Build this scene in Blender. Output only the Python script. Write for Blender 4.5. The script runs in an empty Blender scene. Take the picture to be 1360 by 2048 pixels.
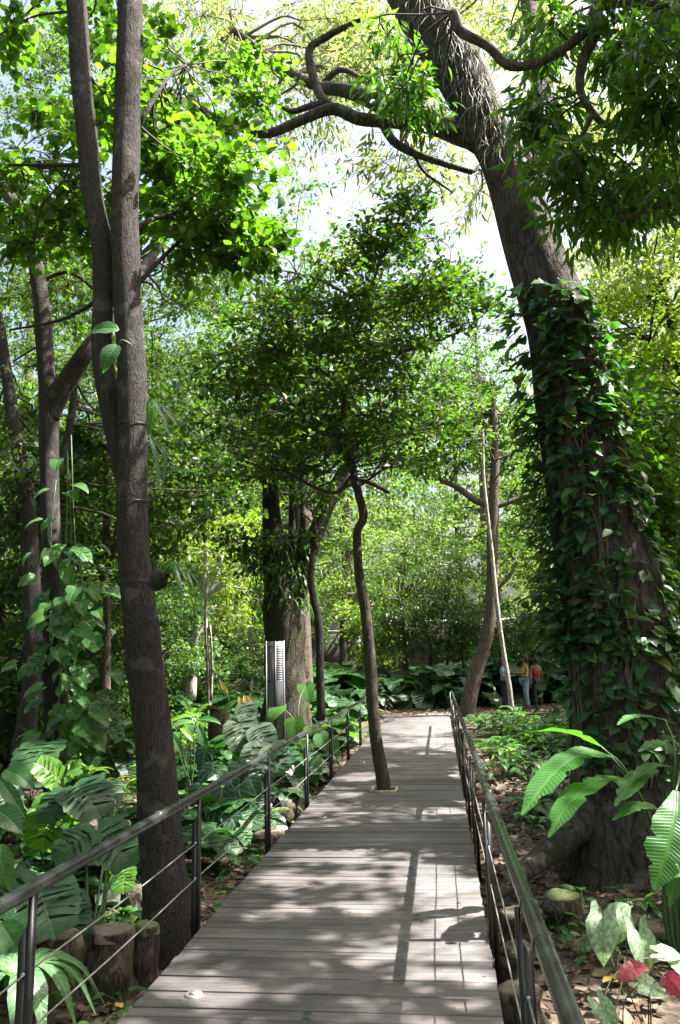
import bpy, math
import numpy as np
from mathutils import Vector, Matrix, Quaternion

# ------------------------------------------------------------------ camera, sky, sun, exposure
sc = bpy.context.scene
COL = sc.collection
FPX = 1562.0
CAM = Vector((0.0, 0.0, 1.7))
YAW, PITCH, ROLL = 0.11917182, 0.18671357, math.radians(-1.5)
RM = (Matrix.Rotation(YAW, 3, 'Z') @ Matrix.Rotation(math.pi / 2 + PITCH, 3, 'X') @ Matrix.Rotation(ROLL, 3, 'Z'))
cd = bpy.data.cameras.new('camera')
cam = bpy.data.objects.new('camera', cd)
COL.objects.link(cam)
cam.matrix_world = Matrix.Translation(CAM) @ RM.to_4x4()
cd.sensor_fit = 'VERTICAL'
cd.sensor_height = 23.6
cd.sensor_width = 15.67
cd.lens = FPX / 2048.0 * 23.6
cd.clip_start = 0.05
cd.clip_end = 2000
sc.camera = cam

SUN = Vector((0.68, 0.08, 1.0))
SUNN = SUN.normalized()
w = bpy.data.worlds.new('World')
sc.world = w
w.use_nodes = True
nt = w.node_tree
nt.nodes.clear()
wo = nt.nodes.new('ShaderNodeOutputWorld')
bg = nt.nodes.new('ShaderNodeBackground')
sky = nt.nodes.new('ShaderNodeTexSky')
sky.sky_type = 'NISHITA'
sky.sun_disc = False
sky.sun_elevation = math.asin(SUNN.z)
sky.sun_rotation = math.atan2(SUN.x, SUN.y)
sky.air_density = 1.0
sky.dust_density = 10.0
sky.ozone_density = 1.0
bg.inputs['Strength'].default_value = 0.092
nt.links.new(sky.outputs[0], bg.inputs[0])
nt.links.new(bg.outputs[0], wo.inputs[0])
sl = bpy.data.lights.new('sun', 'SUN')
sl.energy = 5.0
sl.angle = math.radians(0.53)
sl.color = (1.0, 0.95, 0.88)
so = bpy.data.objects.new('sun', sl)
COL.objects.link(so)
so.rotation_euler = (-SUNN).to_track_quat('-Z', 'Y').to_euler()
sc.view_settings.view_transform = 'Standard'
sc.view_settings.look = 'None'
sc.view_settings.gamma = 1.0
sc.view_settings.use_curve_mapping = False
sc.view_settings.exposure = 2.5
sc.cycles.max_bounces = 8
sc.cycles.diffuse_bounces = 4
sc.cycles.transmission_bounces = 4
sc.cycles.glossy_bounces = 2

rng = np.random.default_rng(11)

# ------------------------------------------------------------------ helpers: pixels to places
def ray(px, py):
    return RM @ Vector(((px - 680) / FPX, (1024 - py) / FPX, -1.0))

def P(px, py, Y):
    d = ray(px, py)
    return CAM + d * (Y / d.y)

def G(px, py, z):
    d = ray(px, py)
    return CAM + d * ((z - CAM.z) / d.z)

RMn = np.array(RM)
def project(p):
    v = (np.asarray(p) - np.array(CAM)) @ RMn
    return np.stack([680 + FPX * v[..., 0] / -v[..., 2], 1024 - FPX * v[..., 1] / -v[..., 2]], -1)

def gz(x, y):
    """height of the ground"""
    t = min(max((y - 13) / 10.0, 0), 1)
    t = t * t * (3 - 2 * t)
    side = min(max((abs(x + 0.7) - 2.5) / 8.0, 0), 1)
    return -0.42 + 0.37 * t + 0.25 * side * side + 0.035 * math.sin(x * 1.7 + 0.4) * math.sin(y * 1.3 + 1) * min(1, abs(x + .7))

# ------------------------------------------------------------------ helpers: objects
def tag(o, label=None, cat=None, group=None, kind=None):
    if label: o['label'] = label
    if cat: o['category'] = cat
    if group: o['group'] = group
    if kind: o['kind'] = kind
    return o

def link(name, data, parent=None, loc=None):
    o = bpy.data.objects.new(name, data)
    COL.objects.link(o)
    if parent is not None: o.parent = parent
    if loc is not None: o.location = loc
    return o

def empty(name, loc, label, cat, group=None):
    o = link(name, None, None, loc)
    o.empty_display_size = 0.2
    return tag(o, label, cat, group)

def make_mesh(name, V, groups, mats, smooth=False, uv=None, midx=None):
    """V (n,3); groups: list of int arrays (m,k)"""
    me = bpy.data.meshes.new(name)
    V = np.ascontiguousarray(V, dtype=np.float32)
    groups = [np.asarray(g, dtype=np.int32) for g in groups if len(g)]
    tot = np.concatenate([np.full(len(g), g.shape[1], np.int32) for g in groups])
    loops = np.concatenate([g.ravel() for g in groups])
    st = np.concatenate([[0], np.cumsum(tot)[:-1]]).astype(np.int32)
    me.vertices.add(len(V)); me.vertices.foreach_set('co', V.ravel())
    me.loops.add(len(loops)); me.loops.foreach_set('vertex_index', loops)
    me.polygons.add(len(tot)); me.polygons.foreach_set('loop_start', st)
    me.polygons.foreach_set('loop_total', tot)
    if smooth: me.polygons.foreach_set('use_smooth', np.ones(len(tot), bool))
    if midx is not None: me.polygons.foreach_set('material_index', np.asarray(midx, np.int32))
    if uv is not None:
        l = me.uv_layers.new(name='leaf')
        l.data.foreach_set('uv', np.asarray(uv, np.float32)[loops].ravel())
    for m in (mats if isinstance(mats, (list, tuple)) else [mats]): me.materials.append(m)
    me.update(calc_edges=True)
    me.validate()
    return me

class Geo:
    """collects quads and triangles for one mesh"""
    def __init__(s): s.V = []; s.Q = []; s.T = []; s.n = 0; s.U = []
    def add(s, V, Q=None, T=None, U=None):
        V = np.asarray(V, float)
        s.V.append(V)
        if Q is not None and len(Q): s.Q.append(np.asarray(Q) + s.n)
        if T is not None and len(T): s.T.append(np.asarray(T) + s.n)
        s.U.append(np.zeros((len(V), 2)) if U is None else np.asarray(U, float))
        s.n += len(V)
        return s
    def mesh(s, name, mats, smooth=False, off=(0, 0, 0), uv=False):
        V = np.concatenate(s.V) - np.array(off)
        g = []
        if s.Q: g.append(np.concatenate(s.Q))
        if s.T: g.append(np.concatenate(s.T))
        return make_mesh(name, V, g, mats, smooth, np.concatenate(s.U) if uv else None)

def spline(pts, rad, per=6):
    p = np.array([list(q) for q in pts], float); r = np.array(rad, float)
    a = np.vstack([2 * p[0] - p[1], p, 2 * p[-1] - p[-2]])
    ra = np.concatenate([[r[0]], r, [r[-1]]])
    out = []; ro = []
    for i in range(len(p) - 1):
        for k in range(per):
            t = k / per
            c = np.array([-.5 * t**3 + t**2 - .5 * t, 1.5 * t**3 - 2.5 * t**2 + 1, -1.5 * t**3 + 2 * t**2 + .5 * t, .5 * t**3 - .5 * t**2])
            out.append(c @ a[i:i + 4]); ro.append(r[i] * (1 - t) + r[i + 1] * t)
    out.append(p[-1]); ro.append(r[-1])
    return np.array(out), np.array(ro)

def frames(p):
    t = np.gradient(p, axis=0); t /= np.linalg.norm(t, axis=1)[:, None] + 1e-9
    u = np.cross(t[0], [0.3, 1, 0.1]); u /= np.linalg.norm(u)
    U = []
    for k in t:
        u = u - k * (u @ k); u /= np.linalg.norm(u) + 1e-9
        U.append(u)
    U = np.array(U)
    return t, U, np.cross(t, U)

def tube(geo, pts, rad, n=10, bump=0.0, per=6, raw=False, flute=0.0, nf=5):
    p, r = (np.array([list(q) for q in pts], float), np.array(rad, float)) if raw else spline(pts, rad, per)
    t, U, W = frames(p)
    m = len(p)
    a = np.arange(n) / n * 2 * np.pi
    A, S = np.meshgrid(a, np.arange(m))
    R = np.ones_like(A)
    if bump:
        for k in range(1, 5):
            ph = rng.uniform(0, 6.28, 3)
            R += bump / k * np.sin(k * A + ph[0] + .35 * S * rng.uniform(-.6, .6)) * np.sin(S * rng.uniform(.2, .8) + ph[1])
    if flute:
        ph = rng.uniform(0, 6.28)
        R += flute * np.abs(np.sin(nf * A / 2 + ph + .02 * S))
    R = R * r[:, None]
    V = p[:, None, :] + R[..., None] * (np.cos(A)[..., None] * U[:, None, :] + np.sin(A)[..., None] * W[:, None, :])
    idx = np.arange(m * n).reshape(m, n)
    Q = np.stack([idx[:-1], np.roll(idx[:-1], -1, 1), np.roll(idx[1:], -1, 1), idx[1:]], -1).reshape(-1, 4)
    V = np.vstack([V.reshape(-1, 3), p[0], p[-1]])
    T = [[(j + 1) % n, j, m * n] for j in range(n)] + [[(m - 1) * n + j, (m - 1) * n + (j + 1) % n, m * n + 1] for j in range(n)]
    geo.add(V, Q, T)

def box(geo, x0, x1, y0, y1, z0, z1, b=0.0):
    if b <= 0:
        V = [(x, y, z) for z in (z0, z1) for y in (y0, y1) for x in (x0, x1)]
        Q = [(0, 2, 3, 1), (4, 5, 7, 6), (0, 1, 5, 4), (2, 6, 7, 3), (0, 4, 6, 2), (1, 3, 7, 5)]
        geo.add(V, Q)
    else:
        V = [(x, y, z0) for x, y in ((x0, y0), (x1, y0), (x1, y1), (x0, y1))] + \
            [(x, y, z1 - b) for x, y in ((x0, y0), (x1, y0), (x1, y1), (x0, y1))] + \
            [(x, y, z1) for x, y in ((x0 + b, y0 + b), (x1 - b, y0 + b), (x1 - b, y1 - b), (x0 + b, y1 - b))]
        Q = [(3, 2, 1, 0), (8, 9, 10, 11)]
        for k in (0, 4):
            for j in range(4):
                Q.append((k + j, k + (j + 1) % 4, k + 4 + (j + 1) % 4, k + 4 + j))
        geo.add(V, Q)

# ------------------------------------------------------------------ materials
def mat(name):
    m = bpy.data.materials.new(name)
    m.use_nodes = True
    n = m.node_tree.nodes
    n.clear()
    return m, n, m.node_tree.links

def N(n, t, **k):
    x = n.new('ShaderNode' + t)
    for a, v in k.items(): setattr(x, a, v)
    return x

def ramp(n, stops):
    r = n.new('ShaderNodeValToRGB')
    e = r.color_ramp.elements
    while len(e) > 1: e.remove(e[-1])
    e[0].position = stops[0][0]; e[0].color = (*stops[0][1], 1)
    for p, c in stops[1:]:
        q = e.new(p); q.color = (*c, 1)
    return r

def leaf_mat(name, cols, trans=0.45, tcol=None, rough=0.42, island=True, vein=None, veinw=0.02, side=9.0, spec=0.5, mottle=0.25):
    m, n, l = mat(name)
    out = N(n, 'OutputMaterial'); pb = N(n, 'BsdfPrincipled'); tr = N(n, 'BsdfTranslucent'); mx = N(n, 'MixShader')
    geo = N(n, 'NewGeometry'); oi = N(n, 'ObjectInfo'); tc = N(n, 'TexCoord')
    src = geo.outputs['Random Per Island'] if island else oi.outputs['Random']
    k = len(cols)
    rp = ramp(n, [(i / max(k - 1, 1), c) for i, c in enumerate(cols)])
    l.new(src, rp.inputs[0])
    noi = N(n, 'TexNoise'); noi.inputs['Scale'].default_value = 9.0; noi.inputs['Detail'].default_value = 3
    l.new(tc.outputs['Object'], noi.inputs['Vector'])
    mr = N(n, 'MapRange'); mr.inputs[1].default_value = .3; mr.inputs[2].default_value = .7
    mr.inputs[3].default_value = 1 - mottle; mr.inputs[4].default_value = 1 + mottle
    l.new(noi.outputs[0], mr.inputs[0])
    mul = N(n, 'Mix', data_type='RGBA', blend_type='MULTIPLY'); mul.inputs[0].default_value = 1
    l.new(rp.outputs[0], mul.inputs[6]); l.new(mr.outputs[0], mul.inputs[7])
    colr = mul.outputs[2]
    if vein:
        uv = N(n, 'UVMap', uv_map='leaf'); sp = N(n, 'SeparateXYZ'); l.new(uv.outputs[0], sp.inputs[0])
        ab = N(n, 'Math', operation='ABSOLUTE'); l.new(sp.outputs[0], ab.inputs[0])
        mid = N(n, 'MapRange'); mid.inputs[1].default_value = veinw * .5; mid.inputs[2].default_value = veinw
        mid.inputs[3].default_value = 1; mid.inputs[4].default_value = 0
        l.new(ab.outputs[0], mid.inputs[0])
        a = N(n, 'Math', operation='MULTIPLY_ADD'); a.inputs[1].default_value = -0.75; l.new(ab.outputs[0], a.inputs[0]); l.new(sp.outputs[1], a.inputs[2])
        b = N(n, 'Math', operation='MULTIPLY'); b.inputs[1].default_value = side; l.new(a.outputs[0], b.inputs[0])
        fr = N(n, 'Math', operation='PINGPONG'); fr.inputs[1].default_value = .5; l.new(b.outputs[0], fr.inputs[0])
        sv = N(n, 'MapRange'); sv.inputs[1].default_value = veinw * side * .28; sv.inputs[2].default_value = veinw * side * .6
        sv.inputs[3].default_value = .75; sv.inputs[4].default_value = 0
        l.new(fr.outputs[0], sv.inputs[0])
        mxv = N(n, 'Math', operation='MAXIMUM'); l.new(mid.outputs[0], mxv.inputs[0]); l.new(sv.outputs[0], mxv.inputs[1])
        vm = N(n, 'Mix', data_type='RGBA'); l.new(mxv.outputs[0], vm.inputs[0]); l.new(colr, vm.inputs[6]); vm.inputs[7].default_value = (*vein, 1)
        colr = vm.outputs[2]
        bn = N(n, 'TexNoise'); bn.inputs['Scale'].default_value = 7; bn.inputs['Detail'].default_value = 6; bn.inputs['Roughness'].default_value = .7
        av = N(n, 'VectorMath', operation='ADD'); cr = N(n, 'CombineXYZ'); rm_ = N(n, 'Math', operation='MULTIPLY'); rm_.inputs[1].default_value = 31
        l.new(oi.outputs['Random'], rm_.inputs[0]); l.new(rm_.outputs[0], cr.inputs[2]); l.new(uv.outputs[0], av.inputs[0]); l.new(cr.outputs[0], av.inputs[1]); l.new(av.outputs[0], bn.inputs['Vector'])
        tipf = N(n, 'MapRange'); tipf.inputs[1].default_value = .82; tipf.inputs[2].default_value = 1.05; tipf.inputs[3].default_value = 0; tipf.inputs[4].default_value = .14; l.new(sp.outputs[1], tipf.inputs[0])
        sm = N(n, 'Math', operation='ADD'); l.new(bn.outputs[0], sm.inputs[0]); l.new(tipf.outputs[0], sm.inputs[1])
        bs = N(n, 'MapRange'); bs.inputs[1].default_value = .68; bs.inputs[2].default_value = .74; bs.inputs[3].default_value = 0; bs.inputs[4].default_value = .85; l.new(sm.outputs[0], bs.inputs[0])
        bm_ = N(n, 'Mix', data_type='RGBA'); l.new(bs.outputs[0], bm_.inputs[0]); l.new(colr, bm_.inputs[6]); bm_.inputs[7].default_value = (.13, .085, .035, 1)
        colr = bm_.outputs[2]
        bp = N(n, 'Bump'); bp.inputs['Strength'].default_value = .35; bp.inputs['Distance'].default_value = .006
        l.new(mxv.outputs[0], bp.inputs['Height']); l.new(bp.outputs[0], pb.inputs['Normal'])
    l.new(colr, pb.inputs['Base Color'])
    pb.inputs['Roughness'].default_value = rough
    pb.inputs['Specular IOR Level'].default_value = spec
    tm = N(n, 'Mix', data_type='RGBA', blend_type='MULTIPLY'); tm.inputs[0].default_value = 1
    tm.inputs[7].default_value = (*(tcol or (1.7, 2.0, 0.7)), 1)
    l.new(colr, tm.inputs[6]); l.new(tm.outputs[2], tr.inputs[0])
    mx.inputs[0].default_value = trans
    l.new(pb.outputs[0], mx.inputs[1]); l.new(tr.outputs[0], mx.inputs[2]); l.new(mx.outputs[0], out.inputs[0])
    return m

def bark_mat(name, c0, c1, scale=14, stretch=0.18, bump=0.6, moss=None, lichen=None):
    m, n, l = mat(name)
    out = N(n, 'OutputMaterial'); pb = N(n, 'BsdfPrincipled'); tc = N(n, 'TexCoord'); mp = N(n, 'Mapping')
    mp.inputs['Scale'].default_value = (1, 1, stretch)
    l.new(tc.outputs['Object'], mp.inputs[0])
    wp = N(n, 'TexNoise'); wp.inputs['Scale'].default_value = 3.0; wp.inputs['Detail'].default_value = 2; l.new(tc.outputs['Object'], wp.inputs['Vector'])
    wm = N(n, 'VectorMath', operation='MULTIPLY_ADD'); wm.inputs[1].default_value = (.12, .12, .25); l.new(wp.outputs['Color'], wm.inputs[0]); l.new(mp.outputs[0], wm.inputs[2])
    n1 = N(n, 'TexNoise'); n1.inputs['Scale'].default_value = scale; n1.inputs['Detail'].default_value = 7; n1.inputs['Roughness'].default_value = .68
    vo = N(n, 'TexNoise'); vo.inputs['Scale'].default_value = scale * .9; vo.inputs['Detail'].default_value = 3
    l.new(wm.outputs[0], n1.inputs['Vector']); l.new(wm.outputs[0], vo.inputs['Vector'])
    rd = N(n, 'Math', operation='SUBTRACT'); rd.inputs[1].default_value = .5; l.new(vo.outputs[0], rd.inputs[0])
    ra = N(n, 'Math', operation='ABSOLUTE'); l.new(rd.outputs[0], ra.inputs[0])
    ve = N(n, 'MapRange'); ve.inputs[1].default_value = 0; ve.inputs[2].default_value = .09; l.new(ra.outputs[0], ve.inputs[0])
    ad = N(n, 'Math', operation='MULTIPLY_ADD'); ad.inputs[1].default_value = .32; l.new(ve.outputs[0], ad.inputs[0]); l.new(n1.outputs[0], ad.inputs[2])
    rp = ramp(n, [(0.35, c0), (0.75, c1), (1.0, tuple(min(1, x * 1.35) for x in c1))])
    l.new(ad.outputs[0], rp.inputs[0])
    colr = rp.outputs[0]
    for spec, sc_, lo, hi in ((moss, 2.2, .52, .68), (lichen, 5.5, .58, .66)):
        if spec:
            nm = N(n, 'TexNoise'); nm.inputs['Scale'].default_value = sc_; nm.inputs['Detail'].default_value = 5
            l.new(tc.outputs['Object'], nm.inputs['Vector'])
            mm = N(n, 'MapRange'); mm.inputs[1].default_value = lo; mm.inputs[2].default_value = hi; l.new(nm.outputs[0], mm.inputs[0])
            mx = N(n, 'Mix', data_type='RGBA'); l.new(mm.outputs[0], mx.inputs[0]); l.new(colr, mx.inputs[6]); mx.inputs[7].default_value = (*spec, 1)
            colr = mx.outputs[2]
    l.new(colr, pb.inputs['Base Color']); pb.inputs['Roughness'].default_value = .9
    pb.inputs['Specular IOR Level'].default_value = .2
    bp = N(n, 'Bump'); bp.inputs['Strength'].default_value = bump; bp.inputs['Distance'].default_value = .03
    l.new(ad.outputs[0], bp.inputs['Height']); l.new(bp.outputs[0], pb.inputs['Normal'])
    l.new(pb.outputs[0], out.inputs[0])
    return m

def plain(name, col, rough=.6, metal=0.0, var=0.0, scale=6, bump=0, spec=.5):
    m, n, l = mat(name)
    out = N(n, 'OutputMaterial'); pb = N(n, 'BsdfPrincipled'); l.new(pb.outputs[0], out.inputs[0])
    pb.inputs['Base Color'].default_value = (*col, 1); pb.inputs['Roughness'].default_value = rough; pb.inputs['Metallic'].default_value = metal
    pb.inputs['Specular IOR Level'].default_value = spec
    if var or bump:
        tc = N(n, 'TexCoord'); no = N(n, 'TexNoise'); no.inputs['Scale'].default_value = scale; no.inputs['Detail'].default_value = 5
        l.new(tc.outputs['Object'], no.inputs['Vector'])
        rp = ramp(n, [(.3, tuple(c * (1 - var) for c in col)), (.7, tuple(min(1, c * (1 + var)) for c in col))])
        l.new(no.outputs[0], rp.inputs[0]); l.new(rp.outputs[0], pb.inputs['Base Color'])
        if bump:
            bp = N(n, 'Bump'); bp.inputs['Strength'].default_value = bump; bp.inputs['Distance'].default_value = .01
            l.new(no.outputs[0], bp.inputs['Height']); l.new(bp.outputs[0], pb.inputs['Normal'])
    return m

M = {}
M['heart'] = leaf_mat('heart_leaf_green', [(.045, .10, .012), (.075, .15, .018), (.105, .19, .02)], .55, (1.6, 2.0, .6), .38)
M['heart_o'] = leaf_mat('heart_leaf_green_single', [(.045, .10, .012), (.075, .15, .018), (.105, .19, .02)], .55, (1.6, 2.0, .6), .38, island=False)
M['orchid'] = leaf_mat('layered_leaf_green', [(.025, .068, .015), (.04, .09, .016), (.065, .12, .018), (.11, .14, .02)], .48, (1.65, 2.1, .7), .4)
M['yellow'] = leaf_mat('yellowing_leaf', [(.10, .18, .05), (.15, .22, .07), (.24, .24, .09), (.12, .19, .06)], .6, (1.6, 1.65, 1.0), .5)
M['mango'] = leaf_mat('glossy_dark_leaf', [(.032, .09, .015), (.055, .13, .018), (.085, .17, .022)], .52, (1.9, 2.2, .5), .3)
M['fine'] = leaf_mat('fine_leaf', [(.032, .075, .016), (.052, .105, .02), (.085, .14, .024)], .5, (1.7, 2.0, .8), .5)
M['lime'] = leaf_mat('lime_leaf', [(.09, .17, .02), (.14, .22, .03), (.18, .24, .04)], .5, (1.6, 1.7, .6), .5)
M['dark'] = leaf_mat('dark_leaf', [(.018, .048, .012), (.032, .07, .014), (.065, .105, .018)], .45, (1.8, 2.2, .7), .42)
M['far'] = leaf_mat('far_leaf', [(.035, .085, .022), (.055, .12, .025), (.09, .16, .03)], .42, (1.7, 2.0, .8), .5)
M['far2'] = leaf_mat('far_leaf_pale', [(.08, .14, .04), (.12, .19, .055), (.18, .23, .06)], .5, (1.6, 1.8, .8), .5)  # sunlight on the far crowns put into a paler leaf green
vn = (.05, .13, .055)
M['monstera'] = leaf_mat('split_leaf_dark', [(.016, .055, .022), (.025, .075, .026), (.036, .09, .028)], .28, (1.8, 2.5, .6), .42, False, vn, .012, 7)
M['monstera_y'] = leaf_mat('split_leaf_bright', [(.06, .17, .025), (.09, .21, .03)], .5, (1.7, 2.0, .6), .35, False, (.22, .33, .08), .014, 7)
M['silver'] = leaf_mat('pale_grey_leaf', [(.08, .125, .085), (.105, .15, .1)], .2, (1.4, 1.8, .8), .36, False, (.06, .11, .075), .012, 7)
M['philo'] = leaf_mat('climbing_leaf', [(.03, .10, .03), (.05, .14, .035), (.07, .17, .04)], .35, (1.8, 2.2, .6), .25, False, (.12, .22, .06), .015, 6)
M['veined'] = leaf_mat('white_veined_leaf', [(.012, .05, .026), (.02, .065, .03)], .2, (1.6, 2.2, .7), .45, False, (.17, .28, .17), .02, 4.6)
M['vine'] = leaf_mat('vine_leaf', [(0.029, 0.094, 0.038), (0.043, 0.123, 0.046), (0.072, 0.167, 0.052), (0.041, 0.116, 0.043), (0.109, 0.189, 0.051), (0.051, 0.131, 0.043), (0.203, 0.189, 0.051)], .3, (1.8, 2.3, .6), .4, False, (.06, .14, .05), .012, 6)
M['vine_i'] = leaf_mat('vine_leaf_mass', [(0.029, 0.094, 0.038), (0.043, 0.123, 0.046), (0.072, 0.167, 0.052), (0.041, 0.116, 0.043), (0.109, 0.189, 0.051), (0.043, 0.123, 0.043), (0.174, 0.160, 0.058)], .3, (1.8, 2.3, .6), .4, True)
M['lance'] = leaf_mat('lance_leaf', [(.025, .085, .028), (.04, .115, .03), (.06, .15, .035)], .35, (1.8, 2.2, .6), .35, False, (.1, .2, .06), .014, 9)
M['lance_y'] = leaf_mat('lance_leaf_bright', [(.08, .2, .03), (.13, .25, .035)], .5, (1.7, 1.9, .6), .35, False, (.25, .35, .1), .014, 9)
M['banana'] = leaf_mat('paddle_leaf', [(.035, .125, .03), (.055, .165, .034)], .42, (1.8, 2.2, .5), .32, False, (.075, .20, .05), .014, 30, mottle=.15)
M['strap'] = leaf_mat('strap_leaf', [(.06, .15, .07), (.08, .18, .08)], .3, (1.7, 2.1, .6), .3, False, (.16, .26, .12), .02, 14)
M['straw'] = leaf_mat('yellow_dying_leaf', [(.5, .38, .12), (.6, .46, .16)], .35, (1.3, 1.2, .7), .5, False, (.6, .5, .25), .012, 8)
M['calad'] = leaf_mat('white_mottled_leaf', [(.30, .44, .26), (.42, .53, .38)], .3, (1.3, 1.5, .9), .45, False, (.20, .36, .15), .02, 5, mottle=.6)
M['pink'] = leaf_mat('pink_leaf', [(.42, .06, .09), (.5, .09, .12)], .3, (1.5, 1.2, 1.2), .45, False, (.28, .02, .05), .014, 6)
M['spathe'] = plain('white_flower', (.75, .77, .7), .6)
M['litter'] = leaf_mat('dead_leaf', [(.05, .032, .022), (.10, .065, .045), (.17, .12, .085), (.25, .19, .14), (.10, .06, .035), (.19, .15, .12)], .15, (1.1, .9, .6), .75, spec=.2)
M['litter_y'] = leaf_mat('fallen_yellow_leaf', [(.45, .30, .05), (.5, .38, .08)], .2, (1.2, 1, .6), .6, False)
M['stem'] = plain('green_stem', (.05, .10, .03), .5, var=.3, scale=10)
M['twig'] = plain('twig_bark', (.055, .045, .036), .85, var=.35, scale=12)
M['twig_pale'] = plain('pale_twig_bark', (.16, .14, .12), .85, var=.35, scale=12)
M['barkA'] = bark_mat('grey_brown_bark', (.014, .012, .0115), (.046, .041, .039), 55, .22, .8, lichen=(.085, .078, .074))
M['barkC'] = bark_mat('giant_bark', (.018, .0145, .013), (.082, .069, .06), 16, .14, 1.0, moss=(.036, .04, .02), lichen=(.12, .112, .098))
M['barkB'] = bark_mat('slim_bark', (.022, .018, .015), (.075, .064, .052), 30, .4, .6)
M['barkD'] = bark_mat('rooty_bark', (.014, .011, .01), (.056, .046, .038), 18, .08, 1.0, moss=(.04, .055, .02))
M['barkP'] = bark_mat('pale_bark', (.11, .095, .08), (.30, .27, .24), 14, .5, .5, lichen=(.4, .38, .34))
M['barkF'] = bark_mat('dark_bark', (.025, .02, .017), (.10, .082, .066), 18, .2, .7)
M['stump'] = bark_mat('stump_bark', (.018, .014, .012), (.085, .068, .055), 20, .2, 1.0, moss=(.07, .10, .02))
M['stumptop'] = plain('cut_wood', (.10, .082, .06), .85, var=.55, scale=9, bump=.6)
M['stumptop_m'] = plain('mossy_cut_wood', (.085, .11, .035), .9, var=.55, scale=7, bump=.6)
M['rhip'] = leaf_mat('grey_strand', [(.14, .15, .10), (.22, .22, .15), (.30, .29, .21)], .2, (1.2, 1.2, .8), .6)
M['black'] = plain('black_painted_steel', (.012, .012, .013), .38, .0, .2, 20)
M['steel'] = plain('steel_cable', (.5, .48, .45), .35, .8, .2, 30)
M['skin_d'] = plain('skin_brown', (.17, .085, .05), .55)
M['skin_l'] = plain('skin_tan', (.40, .22, .14), .55)
M['hair'] = plain('black_hair', (.008, .007, .007), .4)
M['yellow_top'] = plain('yellow_cotton', (.62, .48, .05), .8, var=.15)
M['denim'] = plain('light_denim', (.22, .30, .42), .85, var=.25, scale=12)
M['dark_trousers'] = plain('dark_trousers', (.018, .018, .028), .8)
M['red_top'] = plain('red_cotton', (.24, .016, .03), .8)
M['purple'] = plain('purple_bag_cloth', (.20, .035, .12), .7, var=.2)
M['shoe'] = plain('dark_shoe', (.02, .02, .02), .5)
M['galv'] = plain('grey_sign_metal', (.17, .17, .185), .45, .4, .15, 4)
M['white_trim'] = plain('white_trim', (.7, .7, .68), .6)

# handrail: green-grey varnished tube with slight streaks
m, n, l = mat('green_rail_paint')
out = N(n, 'OutputMaterial'); pb = N(n, 'BsdfPrincipled'); tc = N(n, 'TexCoord'); mp = N(n, 'Mapping'); mp.inputs['Scale'].default_value = (60, .7, 60)
no = N(n, 'TexNoise'); no.inputs['Scale'].default_value = 1; no.inputs['Detail'].default_value = 4
rp = ramp(n, [(.3, (.024, .027, .028)), (.7, (.035, .039, .039))])
l.new(tc.outputs['Object'], mp.inputs[0]); l.new(mp.outputs[0], no.inputs[0]); l.new(no.outputs[0], rp.inputs[0]); l.new(rp.outputs[0], pb.inputs['Base Color'])
wn_ = N(n, 'TexNoise'); wn_.inputs['Scale'].default_value = 14; wn_.inputs['Detail'].default_value = 6; l.new(tc.outputs['Object'], wn_.inputs['Vector'])
wr_ = N(n, 'MapRange'); wr_.inputs[1].default_value = .35; wr_.inputs[2].default_value = .7; wr_.inputs[3].default_value = .2; wr_.inputs[4].default_value = .29; l.new(wn_.outputs[0], wr_.inputs[0]); l.new(wr_.outputs[0], pb.inputs['Roughness'])
pb.inputs['Metallic'].default_value = 0
l.new(pb.outputs[0], out.inputs[0]); M['rail'] = m

# deck planks: weathered grey-brown wood, different for every plank
m, n, l = mat('weathered_planks')
out = N(n, 'OutputMaterial'); pb = N(n, 'BsdfPrincipled'); tc = N(n, 'TexCoord'); oi = N(n, 'ObjectInfo')
off = N(n, 'Math', operation='MULTIPLY'); off.inputs[1].default_value = 57; l.new(oi.outputs['Random'], off.inputs[0])
cmb = N(n, 'CombineXYZ'); l.new(off.outputs[0], cmb.inputs[0]); l.new(off.outputs[0], cmb.inputs[2])
va = N(n, 'VectorMath', operation='ADD'); l.new(tc.outputs['Object'], va.inputs[0]); l.new(cmb.outputs[0], va.inputs[1])
mp = N(n, 'Mapping'); mp.inputs['Scale'].default_value = (1.6, 42, 8); l.new(va.outputs[0], mp.inputs[0])
n1 = N(n, 'TexNoise'); n1.inputs['Scale'].default_value = 1.5; n1.inputs['Detail'].default_value = 6; n1.inputs['Roughness'].default_value = .7; l.new(mp.outputs[0], n1.inputs['Vector'])
gp = N(n, 'NewGeometry')
n2 = N(n, 'TexNoise'); n2.inputs['Scale'].default_value = 1.7; n2.inputs['Detail'].default_value = 6; n2.inputs['Roughness'].default_value = .6; l.new(gp.outputs['Position'], n2.inputs['Vector'])
n3 = N(n, 'TexNoise'); n3.inputs['Scale'].default_value = 60; n3.inputs['Detail'].default_value = 2; l.new(gp.outputs['Position'], n3.inputs['Vector'])
rp = ramp(n, [(.25, (.06, .054, .052)), (.55, (.122, .113, .112)), (.8, (.188, .176, .175))]); l.new(n1.outputs[0], rp.inputs[0])
vr = N(n, 'MapRange'); vr.inputs[3].default_value = .72; vr.inputs[4].default_value = 1.18; l.new(oi.outputs['Random'], vr.inputs[0])
m1 = N(n, 'Mix', data_type='RGBA', blend_type='MULTIPLY'); m1.inputs[0].default_value = 1; l.new(rp.outputs[0], m1.inputs[6]); l.new(vr.outputs[0], m1.inputs[7])
r2 = N(n, 'MapRange'); r2.inputs[1].default_value = .35; r2.inputs[2].default_value = .7; r2.inputs[3].default_value = .62; r2.inputs[4].default_value = 1.35; l.new(n2.outputs[0], r2.inputs[0])
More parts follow.
